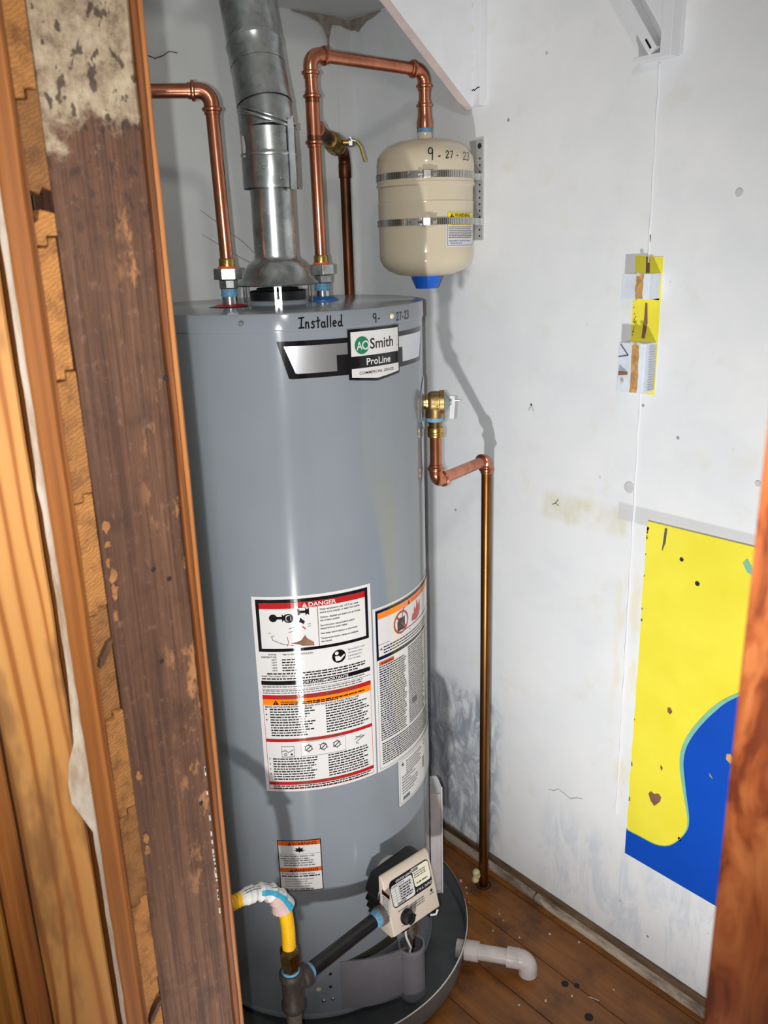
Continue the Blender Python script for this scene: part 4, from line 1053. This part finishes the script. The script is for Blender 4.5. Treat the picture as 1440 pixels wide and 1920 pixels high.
# band clamps
for zz, nm, lab in ((1.6645, -40, 'upper stainless band clamp around the expansion tank, under the date'), (1.5785, -41, 'lower stainless band clamp around the expansion tank, across its label')):
    cl = thing('band_clamp', lab, 'clamp', (TX, TY, zz-.0065), 'band clamps on the expansion tank')
    MB().lathe([(RT+.0002, -.0062), (RT+.0013, -.0062), (RT+.0013, .0062), (RT+.0002, .0062)], (TX, TY, zz), (0, 0, 1), 96, False).build('band', 'clamp_band', cl, 30)
    a = math.radians(nm); dd = Vector((math.sin(a), -math.cos(a), 0)); tt = Vector((math.cos(a), math.sin(a), 0)); o_ = Vector((TX, TY, zz))+dd*(RT+.001)
    b = MB(); b.prism([(-.012, 0), (.010, 0), (.010, .008), (.004, .0105), (-.010, .0105), (-.012, .007)], lambda p, q: tuple(o_+tt*p+dd*q-Vector((0, 0, .0074))), lambda p, q: tuple(o_+tt*p+dd*q+Vector((0, 0, .0074)))); b.build('screw_housing', 'stainless', cl, 0, .001)
    MB().lathe([(.0046, .006), (.0056, .010), (.0056, .0155), (.0042, .0165)], o_+dd*.0062, tt, 8).build('screw', 'stainless', cl, 25)
    MB().lathe([(.0040, -.020), (.0040, -.010)], o_+dd*.0055, tt, 10).build('screw_tip', 'stainless', cl, 25)
    b = MB(); vs = []
    for k in range(11):
        p = a+math.radians(-22+ k*1.6); r = RT+.0014+(.003 if k == 0 else 0)
        vs += [(TX+r*math.sin(p), TY-r*math.cos(p), zz-.0055), (TX+r*math.sin(p), TY-r*math.cos(p), zz+.0055)]
    b.add(vs, [(2*k, 2*k+1, 2*k+3, 2*k+2) for k in range(10)]); b.build('band_tail', 'stainless', cl)
# perforated strap bracket on the wall
br = thing('strap_bracket', 'perforated galvanized strap bracket between the expansion tank and the wall', 'bracket', (XW-.006, -.06, 1.54))
b = MB().prism([(-.068, 1.542), (-.040, 1.542), (-.040, 1.70), (-.030, 1.735), (-.068, 1.737)], lambda p, q: (XW-.0045, p, q), lambda p, q: (XW-.0005, p, q)); b.build('strap', 'strap_zinc', br, 0)
b = MB()
for i in range(13): b.lathe([(.0022, 0), (.0018, .0004)], (XW-.0046, -.060, 1.55+i*.0125), (-1, 0, 0), 10)
b.lathe([(.0055, 0), (.005, .0004)], (XW-.0046, -.059, 1.724), (-1, 0, 0), 14); b.each('punched_hole', 'hole_dark', br, 0)
MB().box((XW-.030, -.066, 1.572), (XW-.0045, -.058, 1.585)).box((XW-.030, -.066, 1.658), (XW-.0045, -.058, 1.671)).each('strap_tab', 'zinc', br, 0)

# ------------------------------------------------------------------ relief valve and its discharge pipe
tp = thing('relief_valve', 'bronze temperature and pressure relief valve on the heater side', 'valve', tuple(dT*(R+.02)+Vector((0, 0, 1.21))))
o0 = dT*R+Vector((0, 0, ZT))
MB().lathe([(.0125, -.002), (.0125, .004), (.0155, .005), (.0155, .011), (.013, .012)], o0, dT, 20).build('inlet_hex', 'brass', tp, 30)
sO = .0225
b = MB().lathe([(.0165, .009), (.0195, .012), (.0205, .016), (.0205, .030), (.0225, .031), (.0225, .039), (.0205, .040)], o0, dT, 32)
b.lathe([(.0178, .0), (.0178, -.018), (.0185, -.020), (.0185, -.028), (.0165, -.029)], o0+dT*sO, (0, 0, 1), 28); b.build('valve_body', 'bronze', tp)
d_c = (-AW); 
pr = Print(plane_map(tuple(o0+dT*.018+d_c*.0207+Vector((0, 0, .012))), tuple(dT), (0, 0, -1), tuple(d_c), 0)); pr.frame('flow_arrow', 'brass', .0, .0, .009, .024, .0012, 0); pr.line('flow_arrow', 'brass', [(.0045, .004), (.0045, .018), (.0015, .014)], .0014, 0); pr.line('flow_arrow', 'brass', [(.0045, .018), (.0075, .014)], .0014, 0); pr.build(tp)
MB().lathe([(.0195, .040), (.0185, .042), (.0060, .050), (.0060, .053)], o0, dT, 28).build('bonnet', 'bonnet_grey', tp)
b = MB(); lt = d_c; slab(b, [o0+dT*.054+Vector((0, 0, .012)), o0+dT*.055+Vector((0, 0, 0)), o0+dT*.0525-Vector((0, 0, .032))], .0105, .0032, dT, lt); b.build('test_lever', 'strap_zinc', tp, 0, .001)
MB().lathe([(.0016, -.004), (.0016, .016)], o0+dT*.052+Vector((0, 0, .003)), dT, 8).build('lever_pin', 'zinc', tp)
av = dT*(R+sO)
dp = thing('discharge_pipe', 'copper discharge pipe from the relief valve down along the wall to the floor', 'pipe', (.405, -.145, 0))
MB().lathe([(.0172, 1.2165), (.0178, 1.219), (.0172, 1.2245)], av, seg=24).build('thread_tape', 'thread_tape', dp)
MB().lathe([(.0150, 1.2135), (.0150, 1.2175)], av, seg=24).build('nipple', 'dark_brass', dp)
MB().lathe([(.0128, 1.205), (.0128, 1.215)], av, seg=24).build('nipple', 'dark_brass', dp)
MB().lathe([(.0150, 1.186), (.0158, 1.188), (.0158, 1.194), (.0150, 1.1955), (.0158, 1.197), (.0158, 1.2045), (.0145, 1.206)], av, seg=24).build('coupling', 'brass', dp)
ZD = 1.098; ev = Vector((av.x, av.y, ZD)); eh = Vector((.405, -.146, ZD-.002)); rd = (eh-ev).normalized()
pipe(dp, (av.x, av.y, 1.188), ev+Vector((0, 0, .03)))
elbow(dp, ev, (0, 0, -1), rd, r=.018, ext=.016)
pipe(dp, ev+rd*.025, eh-rd*.02)
elbow(dp, eh, rd, (0, 0, -1), r=.016, ext=.014)
pipe(dp, eh-Vector((0, 0, .02)), (eh.x, eh.y, .0), 'copper_aged', .0112, 'down_pipe')
MB().lathe([(.0150, .0008), (.0185, .0012), (.019, .0010)], (eh.x, eh.y, 0), seg=24, caps=False).build('floor_stain', 'hole_dark', dp)
b = MB()
for q in ((0, .0), (.002, .012), (-.003, .022)): b.lathe([(.002, 0), (.009, .004), (.010, .010), (.005, .016), (.001, .017)], (eh.x-.022+q[0], eh.y+.004, .028-q[1]*.9+.012), (0, 0, 1), 9)
tag(b.build('foam_blob', 'foam_cream', None, 60), 'dried cream foam blob beside the foot of the discharge pipe', 'foam')

# ------------------------------------------------------------------ gas control
gv = thing('gas_control', 'cream gas control valve with black rear housing and status label', 'gas valve', (0, -.31, .285))
xl, xr = -.070, .049
prof = [(-.318, .287), (-.350, .287), (-.3605, .296), (-.3300, .4030), (-.3230, .409), (-.318, .409)]
MB().prism(prof, lambda a, c: (xl, a, c), lambda a, c: (xr, a, c)).build('front_cover', 'valve_cream', gv, 30, .0085, 4)
poly = [(-.064, .300), (-.072, .306), (-.066, .316), (-.076, .322), (-.069, .333), (-.078, .340), (-.070, .352), (-.077, .360), (-.072, .374), (-.060, .394), (.030, .402), (.044, .396), (.050, .37), (.050, .30)]
MB().prism(poly, lambda a, c: (a, -.322, c), lambda a, c: (a, -.284, c)).build('rear_housing', 'black_plastic', gv, 30, .0015, 1)
MB().lathe([(.030, 0), (.028, .020), (.018, .026)], (-.004, -.2625, .352), (0, -1, 0), 28).build('shank_cover', 'pouch_paper', gv)
ey = (Vector((0, -.3605, .296))-Vector((0, -.3300, .4030))).normalized(); nn_ = Vector((0, ey.z, -ey.y)); nn_ = nn_ if nn_.y < 0 else -nn_
pr = Print(plane_map((xl, -.3300, .4030), (1, 0, 0), tuple(ey), tuple(nn_), .0005, .0003))
def rrect(u0, v0, u1, v1, r, n=5):
    pts = []
    for cx_, cy_, a in ((u1-r, v0+r, -90), (u1-r, v1-r, 0), (u0+r, v1-r, 90), (u0+r, v0+r, 180)):
        pts += [(cx_+r*math.cos(math.radians(a+90*k/n)), cy_+r*math.sin(math.radians(a+90*k/n))) for k in range(n+1)]
    return pts
pr.poly('status_label', 'black_ink', rrect(.012, .008, .113, .062, .009), 0)
pr.poly('status_panel', 'label_white', rrect(.0135, .0185, .068, .0595, .006), 1)
pr.poly('status_panel_cream', 'label_cream', rrect(.070, .0105, .1115, .0480, .006), 1)
pr.text('status_word', 'label_white', 'STATUS LIGHT CODE', .0285, .0165, .0062, 1, .016, 'l', .98)
pr.text('status_word', 'black_ink', 'CODE', .0695, .0165, .0062, 2, .016, 'l', .85)
pr.rect('status_panel', 'label_white', .0688, .0100, .0855, .0172, 1)
pr.text('status_text', 'black_ink', 'FLASHES', .0150, .0228, .0040, 2, .016); pr.text('status_text', 'black_ink', 'STATUS', .0335, .0228, .0040, 2, .016)
for i in range(6): pr.rect('status_rule', 'black_ink', .0140, .0245+i*.0050, .0675, .02485+i*.0050, 2); pr.words('status_print', 'black_ink', .0335, .066, .0282+i*.0050, .0022, 2, rg, .3)
for u_ in (.0235, .0320): pr.rect('status_rule', 'black_ink', u_, .0190, u_+.0004, .0545, 2)
pr.rect('status_rule', 'black_ink', .0680, .0180, .0702, .0595, 1)
pr.rows('status_print', 'grey_ink', .0725, .109, .0195, .0330, .0042, 2, rg, .42, .2); pr.words('status_print', 'grey_ink', .075, .105, .0425, .0028, 2, rg, .1)
for i in range(16): pr.rect('status_bars', 'black_ink', .0225+i*.0014, .0545, .0225+i*.0014+.0008, .0590, 2)
pr.text('status_outlet', 'label_white', '4" W.C. OUTLET', .0715, .0575, .0062, 1, .016, 'l', .92)
pr.disc('status_lamp', 'hole_dark', .106, .0715, .0030, 0, 14); pr.words('cover_print', 'grey_ink', .100, .112, .0785, .0020, 0, rg, .1)
pr.rows('cover_print', 'grey_ink', .052, .088, .0720, .0830, .0045, 0, rg, .4, .1); pr.rows('cover_print', 'grey_ink', .020, .046, .0700, .0735, .0040, 0, rg, .42, .1)
for a in range(7): pr.rect('dial_mark', 'grey_ink', .022+a*.0035, .1035-.004*abs(a-3)*.3, .0245+a*.0035, .1045-.004*abs(a-3)*.3, 0)
pr.poly('flame_mark', 'grey_ink', [(.048, .0790), (.0505, .0740), (.053, .0790), (.0505, .0815)], 0)
pr.build(gv)
kc = Vector((xl, -.33, .403))+Vector((.0365, 0, 0))+ey*.0885
kn = MB().lathe([(.0150, 0), (.0150, .003), (.0120, .004), (.0110, .014), (.0095, .015)], kc, nn_, 28).build('knob', 'black_plastic', gv)
b = MB(); slab(b, [kc+nn_*.0135, kc+nn_*.020], .021, .006, (Vector((1, 0, 0))*.8-ey*.6).normalized(), (Vector((1, 0, 0))*.6+ey*.8).normalized()); b.build('grip', 'black_plastic', kn, 0, .001)
# side sticker
pr = Print(plane_map((xl-.0004, -.325, .385), (0, -1, 0), (0, 0, -1), (-1, 0, 0))); pr.rect('side_label', 'label_white', .004, .0, .026, .055, 0); pr.rect('side_label_band', 'label_burnt', .004, 0, .026, .009, 1); pr.rows('side_label_print', 'grey_ink', .006, .025, .012, .050, .0045, 1, rg, .42, .2); pr.build(gv)
# inlet boss, lower connectors
MB().lathe([(.0185, 0), (.0185, .014), (.016, .016)], (xl+.002, -.330, .330), (-1, 0, 0), 20).build('inlet_boss', 'iron_nipple', gv)
MB().box((-.040, -.348, .276), (-.022, -.325, .292)).box((.028, -.352, .274), (.046, -.33, .296)).each('connector', 'black_plastic', gv, 0, .001)
MB().tube([(.030, -.352, .280), (.040, -.358, .280), (.045, -.358, .288)], .0022, 8).build('cable_tie', 'label_white', gv)
# burner and pilot tubes dropping into the barrel
tb = thing('burner_tubes', 'bundle of silver burner and pilot tubes below the gas control', 'tube', (.03, -.30, .15))
MB().tube([(-.012, -.335, .296), (-.008, -.335, .26), (.006, -.325, .225), (.020, -.303, .195), (.026, -.292, .15)], .0055, 12).build('burner_tube', 'iron_nipple', tb)
pts = [(.004, -.338, .296), (.006, -.338, .262), (.004, -.333, .235), (.016, -.310, .205), (.030, -.294, .18), (.034, -.288, .13)]
def smooth(pts, n=8):
    P = [Vector(p) for p in pts]; P = [P[0]*2-P[1]]+P+[P[-1]*2-P[-2]]; out = []
    for i in range(1, len(P)-2):
        for k in range(n):
            t = k/n; out.append(.5*((2*P[i])+(P[i+1]-P[i-1])*t+(2*P[i-1]-5*P[i]+4*P[i+1]-P[i+2])*t*t+(3*P[i]-P[i-1]-3*P[i+1]+P[i+2])*t**3))
    return out+[P[-2]]
sp = smooth(pts, 14); MB().tube(sp, [.0040+.0005*(i % 2) for i in range(len(sp))], 10).build('flexible_tube', 'stainless', tb)
MB().tube(smooth([(-.020, -.338, .290), (-.022, -.338, .255), (-.008, -.335, .215), (.010, -.315, .185), (.022, -.296, .15)]), .0022, 8).build('pilot_tube', 'label_white', tb)
MB().tube(smooth([(.012, -.338, .292), (.012, -.335, .25), (.024, -.310, .20), (.040, -.290, .15)]), .0020, 8).build('sensor_wire', 'iron_black', tb)

# ------------------------------------------------------------------ gas piping
gp_ = thing('gas_pipe', 'black iron gas pipe with tee and drip leg running to the gas control', 'pipe', (-.293, -.35, .09))
ga, gb = Vector((xl-.012, -.330, .330)), Vector((-.268, -.3485, .333)); gd = (gb-ga).normalized()
MB().cyl(ga+gd*.002, gb, .0132, 24).build('pipe', 'iron_black', gp_)
MB().lathe([(.0150, 0), (.0165, .005), (.0158, .012), (.0140, .017)], ga-gd*.002, gd, 20).build('thread_tape', 'thread_tape', gp_)
gt = Vector((-.2935, -.3505, .325))
MB().lathe([(.0140, 0), (.0150, .004), (.0145, .010), (.0136, .014)], gt+(gb-gt).normalized()*.031, -gd*-1 if False else (ga-gb).normalized(), 20).build('thread_tape', 'thread_tape', gp_)
b = MB().lathe([(.0185, -.042), (.0200, -.039), (.0200, -.029), (.0172, -.025), (.0172, .022), (.0200, .026), (.0200, .036), (.0180, .039)], gt, (0, 0, 1), 28)
b.lathe([(.0165, .0), (.0165, .020), (.0200, .023), (.0200, .034), (.0175, .037)], gt+Vector((0, 0, .008)), (ga-gb).normalized(), 28); b.build('tee', 'iron_tee', gp_)
MB().cyl(gt-Vector((0, 0, .038)), gt-Vector((0, 0, .14)), .0132, 24).build('drip_nipple', 'iron_nipple', gp_)
MB().lathe([(.0175, 0), (.0185, .004), (.0185, .022), (.0160, .026)], gt-Vector((0, 0, .16)), (0, 0, 1), 20).build('drip_cap', 'iron_tee', gp_)
MB().lathe([(.0155, .036), (.0160, .039), (.0150, .043)], gt, (0, 0, 1), 24).build('thread_tape', 'thread_tape', gp_)
gc = thing('gas_connector', 'yellow corrugated gas connector hose arching to the left with a paper tag', 'hose', tuple(gt+Vector((0, 0, .04))))
b = MB().lathe([(.0145, .040), (.0145, .050), (.0170, .052), (.0170, .062), (.0150, .064)], gt, (0, 0, 1), 6); b.build('adapter', 'dark_brass', gc, 15)
MB().lathe([(.0165, .061), (.0178, .064), (.0178, .080), (.0150, .086), (.0125, .088)], gt, (0, 0, 1), 6).build('flare_nut', 'dark_brass', gc, 15)
hp = smooth([(gt.x, gt.y, .408), (gt.x+.001, -.350, .45), (-.2965, -.350, .492), (-.311, -.350, .530), (-.340, -.350, .554), (-.385, -.349, .560), (-.43, -.346, .548), (-.47, -.342, .52), (-.505, -.34, .48)], 26)
MB().tube(hp, [.0112+.0007*math.sin(i*PI/1.5) for i in range(len(hp))], 16).build('hose', 'hose_yellow', gc)
# paper tag wrapped round the bend
i0, i1 = 58, 124; n = i1-i0; b = {k: MB() for k in ('label_white', 'label_aqua', 'label_pink')}
rows = []
for i in range(i0, i1+1, 3):
    p = hp[i]; tg = (hp[i+1]-hp[i-1]).normalized(); s_ = Vector((0, -1, 0)); o_ = tg.cross(s_).normalized()
    if o_.z < 0 and abs(tg.z) < .9: o_ = -o_
    if o_.dot(Vector((1, 0, .4))) < 0: o_ = -o_
    row = []; t = (i-i0)/n; fl = .0135+.009*max(0, .28-t)*2.2+.0010*math.sin(i*1.3)+.0015*math.sin(i*.45)
    for k in range(13):
        a = math.radians(-105+ k*(215/12)); row.append(p+(s_*math.cos(a)+o_*math.sin(a))*fl)
    rows.append(row)
for i in range(len(rows)-1):
    for k in range(12):
        mt = 'label_white' if k > 7 else ('label_aqua' if 6 <= k <= 7 and i < 16 else ('label_pink' if i < 9 or k < 3 else 'label_white'))
        b[mt].add([rows[i][k], rows[i][k+1], rows[i+1][k+1], rows[i+1][k]], [(0, 1, 2, 3)])
tg_ = b['label_white'].build('paper_tag', 'label_white', gc, 60)
b['label_aqua'].build('tag_stripe', 'label_aqua', tg_, 60); b['label_pink'].build('tag_flap', 'label_pink', tg_, 60)
bl = MB()
for i in range(10, len(rows)-2):
    for k in (9, 10):
        a_, c_2 = rows[i][k], rows[i+1][k]; dn = (a_-hp[min(i0+3*i, len(hp)-1)]).normalized()*.0006; up_ = (rows[i][k+1]-rows[i][k])*.35
        if random.random() < .75: bl.add([a_+dn, c_2*.8+a_*.2+dn, c_2*.8+a_*.2+dn+up_, a_+dn+up_], [(0, 1, 2, 3)])
bl.build('tag_print', 'grey_ink', tg_, 0)

# ------------------------------------------------------------------ drain pan and drain
dpn = thing('drain_pan', 'round metal drain pan under the water heater', 'drain pan', (0, 0, 0))
RP = .345
MB().lathe([(.001, .0045), (RP-.012, .0045), (RP-.004, .010), (RP, .060), (RP+.0018, .060), (RP-.002, .009), (RP-.010, .0008), (.001, .0008)], seg=128, caps=False).build('pan', 'pan_metal', dpn)
b = MB(); vs = []
b.tube([(RP*math.cos(2*PI*k/128)*1.003, RP*math.sin(2*PI*k/128)*1.003, .0605) for k in range(129)], .0026, 8, False); b.build('rolled_rim', 'pan_lip', dpn)
dr_ = Vector((.575, -.818, 0)).normalized()
MB().lathe([(.0200, -.018), (.0200, -.003), (.0165, -.003), (.0165, -.018)], dr_*RP+Vector((0, 0, .033)), dr_, 24, False).build('drain_nut', 'pvc_white', dpn)
pv = thing('drain_pipe', 'white plastic drain pipe from the pan elbowing down into the floor', 'pipe', (.275, -.392, 0))
s0_ = dr_*(RP+.001)+Vector((0, 0, .033))
pe = Vector((.2775, -.398, .036)); pd = (pe-s0_).normalized()
MB().lathe([(.0215, 0), (.0215, .030), (.0205, .031)], s0_, pd, 28).build('adapter', 'pvc_white', pv)
MB().cyl(s0_+pd*.02, pe-pd*.02, .0167, 28).build('pipe', 'pvc_white', pv)
b = MB(); b.tube(arc(pe, pd, (0, 0, -1), .020, 10), .0205, 24); b.lathe([(.0215, -.046), (.0215, -.020), (.0205, -.018)], pe, pd, 28); b.lathe([(.0205, .0), (.0205, pe.z-.019)], (pe.x+.0, pe.y, .0008), (0, 0, 1), 24); b.build('elbow', 'pvc_white', pv)

# ------------------------------------------------------------------ painted panel and remains on the right wall
mp = thing('painted_panel', 'yellow panel with a blue curved shape painted low on the white wall', 'painted panel', (XW-.003, -.8, .27))
xp = XW-.0035
rg = random.Random(8)
left = [(-.4975+rg.uniform(-.0012, .0012), .27+.753*k/24) for k in range(25)]
poly = left+[(-1.25, 1.025), (-1.25, .27)]
MB().prism(poly, lambda p, q: (xp, p, q), lambda p, q: (XW-.0004, p, q)).build('yellow_field', 'mural_yellow', mp, 0)
curve = smooth([(-.4972, .331, 0), (-.534, .331, 0), (-.572, .334, 0), (-.602, .352, 0), (-.628, .392, 0), (-.636, .430, 0), (-.622, .500, 0), (-.613, .561, 0), (-.626, .615, 0), (-.664, .684, 0), (-.706, .735, 0), (-.80, .81, 0), (-.95, .87, 0), (-1.25, .90, 0)], 6)
MB().prism([(p.x, p.y) for p in curve]+[(-1.25, .2702), (-.4972, .2702)], lambda p, q: (xp-.0008, p, q), lambda p, q: (xp+.001, p, q)).build('blue_field', 'mural_blue', mp, 0)
b = MB(); vs = []
for i, p in enumerate(curve):
    t = (curve[min(i+1, len(curve)-1)]-curve[max(i-1, 0)]).normalized(); nn2 = Vector((-t.y, t.x, 0)); wd = .0010+.0075*max(0, min(1, (i-24)/14))*max(0, min(1, (70-i)/16))
    if nn2.x < 0: nn2 = -nn2
    vs += [(xp-.0010, p.x, p.y), (xp-.0010, p.x+nn2.x*wd, p.y+nn2.y*wd)]
b.add(vs, [(2*i, 2*i+1, 2*i+3, 2*i+2) for i in range(len(curve)-1)]); b.build('teal_edge', 'mural_teal', mp, 0)
b = MB()
for y, z, r in ((-.574, .966, .0042), (-.609, .928, .0048), (-.619, .376, .0045), (-.567, .517, .0028)): b.lathe([(r, 0), (r*.8, .0006)], (xp-.0002, y, z), (-1, 0, 0), 12)
b.each('screw_hole', 'hole_dark', mp, 0)
pw = Print(lambda u, v, l: (xp-.0012-l*.0004, -u, v), .05)
pw.poly('bare_patch', 'raw_brown', [(.543, .444), (.548, .452), (.556, .449), (.565, .455), (.572, .450), (.571, .440), (.564, .430), (.558, .422), (.549, .430)], 0)
pw.poly('bare_patch', 'raw_brown', [(.570, .655), (.576, .657), (.581, .650), (.577, .643), (.571, .646)], 0)
pw.poly('bare_patch', 'raw_brown', [(.565, .523), (.570, .518), (.569, .511), (.566, .513)], 0)
pw.poly('bare_patch', 'raw_pine', [(.697, .612), (.704, .615), (.712, .606), (.706, .594), (.697, .600)], 0)
pw.poly('bare_patch', 'raw_pine', [(.667, .556), (.672, .551), (.676, .546), (.669, .549)], 0)
for i in range(16):
    z = .36+.66*rg.random()
    if rg.random() < .4: z = .985+.03*rg.random()
    s_ = rg.uniform(.0015, .004); pw.poly('bare_patch', 'raw_brown', [(.4985, z), (.4985+s_, z+s_*.5), (.4985+s_*1.2, z+s_*1.6), (.4985, z+s_*2)], 0)
pw.poly('scuff', 'grey_ink', [(.536, 1.018), (.541, 1.018), (.5395, .99), (.534, .972), (.533, .975)], 0)
pw.poly('scuff', 'mural_teal', [(.690, .990), (.697, 1.0), (.708, .985), (.712, .972), (.70, .975)], 0)
pw.build(mp)
# patch where a cleat was pulled off: bare yellow with two block remains
yp = thing('paint_patch', 'small bare yellow paint patch high on the white wall around the two block remains', 'paint patch', (XW-.001, -.45, 1.27))
b = MB().prism([(-.4925, 1.262), (-.4925, 1.503), (-.437, 1.506), (-.436, 1.262)], lambda p, q: (XW-.0012, p, q), lambda p, q: (XW, p, q)); b.build('yellow_paint', 'mural_yellow', yp, 0)
pw = Print(lambda u, v, l: (XW-.0016-l*.0003, -u, v), .05)
pw.poly('torn_strip', 'raw_brown', [(.459, 1.504), (.466, 1.504), (.468, 1.475), (.460, 1.475)], 0); pw.poly('torn_strip', 'raw_brown', [(.463, 1.425), (.467, 1.425), (.470, 1.39), (.466, 1.362), (.459, 1.362), (.462, 1.395)], 0)
pw.poly('torn_strip', 'label_burnt', [(.437, 1.436), (.49, 1.436), (.49, 1.430), (.46, 1.433), (.437, 1.431)], 0)
for i in range(12): q = .438+.006*rg.random(); z = 1.365+.065*rg.random(); pw.poly('torn_strip', 'raw_brown', [(q, z), (q+.003, z+.001), (q+.002, z+.004)], 0)
pw.poly('black_mark', 'black_ink', [(.463, 1.540), (.4655, 1.541), (.4655, 1.528), (.464, 1.53)], 0)
pw.build(yp)
for z0, z1, lab in ((1.433, 1.4765, 'upper of two white wood block remains on the yellow patch'), (1.268, 1.3570, 'lower and longer of two white wood block remains on the yellow patch')):
    cb = thing('cleat_block', lab, 'wood block', (XW-.018, -.465, z0), 'block remains on the right wall')
    poly = [(XW, -.4905), (.4435, -.4900), (.4400, -.4770), (.4400, -.4640), (.4445, -.4350), (XW, -.4330)]
    MB().prism([(XW, -.4905), (.4420, -.4890), (.4395, -.4790), (.4405, -.4345), (XW, -.4335)], lambda p, q: (p, q, z0), lambda p, q: (p, q, z1)).build('block', 'paint_bluewhite', cb, 0, .0012)
    pw = Print(lambda u, v, l: (.4393-l*.0003, -u, v), .02)
    rr = random.Random(int(z0*1000)); a_ = []; c_3 = []
    for k in range(9):
        z = z0+.001+(z1-z0-.002)*k/8; a_.append((.4635+rr.uniform(-.0015, .0015), z)); c_3.append((.4785+rr.uniform(-.0012, .0012), z))
    for k in range(8): pw.poly('torn_wood', 'raw_pine', [a_[k], c_3[k], c_3[k+1], a_[k+1]], 0)
    if z0 < 1.4: pw.line('pencil_mark', 'grey_ink', [(.440, 1.353), (.456, 1.335), (.437, 1.331)], .002, 1)
    pw.build(cb)
    if z0 < 1.4:
        b = MB()
        for k in range(18): zz = z0+.004+k*.0045; b.box((.452, -.4925, zz), (.472, -.4900, zz+.0018))
        b.each('ridge', 'paint_grey', cb, 0)
        b = MB(); b.prism([(.4395, -.4375), (.4395, -.457), (.425, -.447)], lambda p, q: (p, q, 1.300), lambda p, q: (p, q, 1.305)); b.build('splinter', 'raw_brown', cb, 0)
    for yy, zz in (((-.4700, z1-.001),) if z0 > 1.4 else ((-.4655, z1), (-.4790, z1), (-.448, z0+.018))): MB().lathe([(.0022, -.002), (.0022, .004), (.0036, .0045), (.0030, .0062)], (.4400, yy, zz), (-1, 0, 0), 12).build('nail', 'debris_white', cb)
# shelf bracket near the top
sb = thing('shelf_bracket', 'white painted wooden shelf bracket with a slanted brace at the top of the wall', 'bracket', (XW-.03, -.465, 1.81))
MB().box((XW-.009, -.503, 1.815), (XW, -.425, 2.34)).build('back_board', 'paint_gloss_white', sb, 0, .001)
MB().box((XW-.036, -.503, 1.812), (XW-.009, -.483, 2.34)).build('upright', 'paint_gloss_white', sb, 0, .001)
MB().box((XW-.034, -.4825, 1.812), (XW-.009, -.432, 1.820)).build('foot', 'paint_gloss_white', sb, 0, .001)
b = MB(); u0_, u1_ = Vector((XW-.024, -.470, 1.824)), Vector((XW-.024, -.335, 2.02)); dd = (u1_-u0_).normalized(); slab(b, [u0_, u1_], .018, .028, Vector((0, dd.z, -dd.y)), Vector((1, 0, 0))); b.build('brace', 'paint_gloss_white', sb, 0, .001)
b = MB(); slab(b, [u0_+dd*.004-Vector((.0145, 0, 0)), u0_+dd*.022-Vector((.0145, 0, 0))], .003, .001, Vector((0, dd.z, -dd.y)), Vector((1, 0, 0))); b.build('ink_mark', 'black_ink', sb, 0)

# ------------------------------------------------------------------ crumbs on the floor and in the pan
rg = random.Random(33)
spots = [(.372, -.10, .0045), (.365, -.125, .003), (.352, -.14, .003), (.334, -.165, .0025), (.36, -.24, .003), (.352, -.26, .0025), (.31, -.265, .003), (.34, -.32, .0025), (.40, -.36, .003), (.43, -.42, .003), (.30, -.50, .003), (.25, -.47, .0035), (.38, -.55, .0025), (.20, -.44, .0025)]
for i, (x, y, r) in enumerate(spots):
    b = MB(); a = [(r*rg.uniform(.6, 1.2)*math.cos(2*PI*k/7), r*rg.uniform(.6, 1.2)*math.sin(2*PI*k/7)) for k in range(7)]
    b.prism(a, lambda p, q: (x+p, y+q, .0005), lambda p, q: (x+p*.6, y+q*.6, .0005+r*.9))
    tag(b.build('paint_crumb', 'debris_white', None, 0), ('tiny pale paint crumb on the floor near the foot of the discharge pipe' if y > -.3 else 'tiny pale paint crumb on the floor boards around the white drain pipe'), 'crumb', 'crumbs by the discharge pipe' if y > -.3 else 'crumbs by the drain pipe')
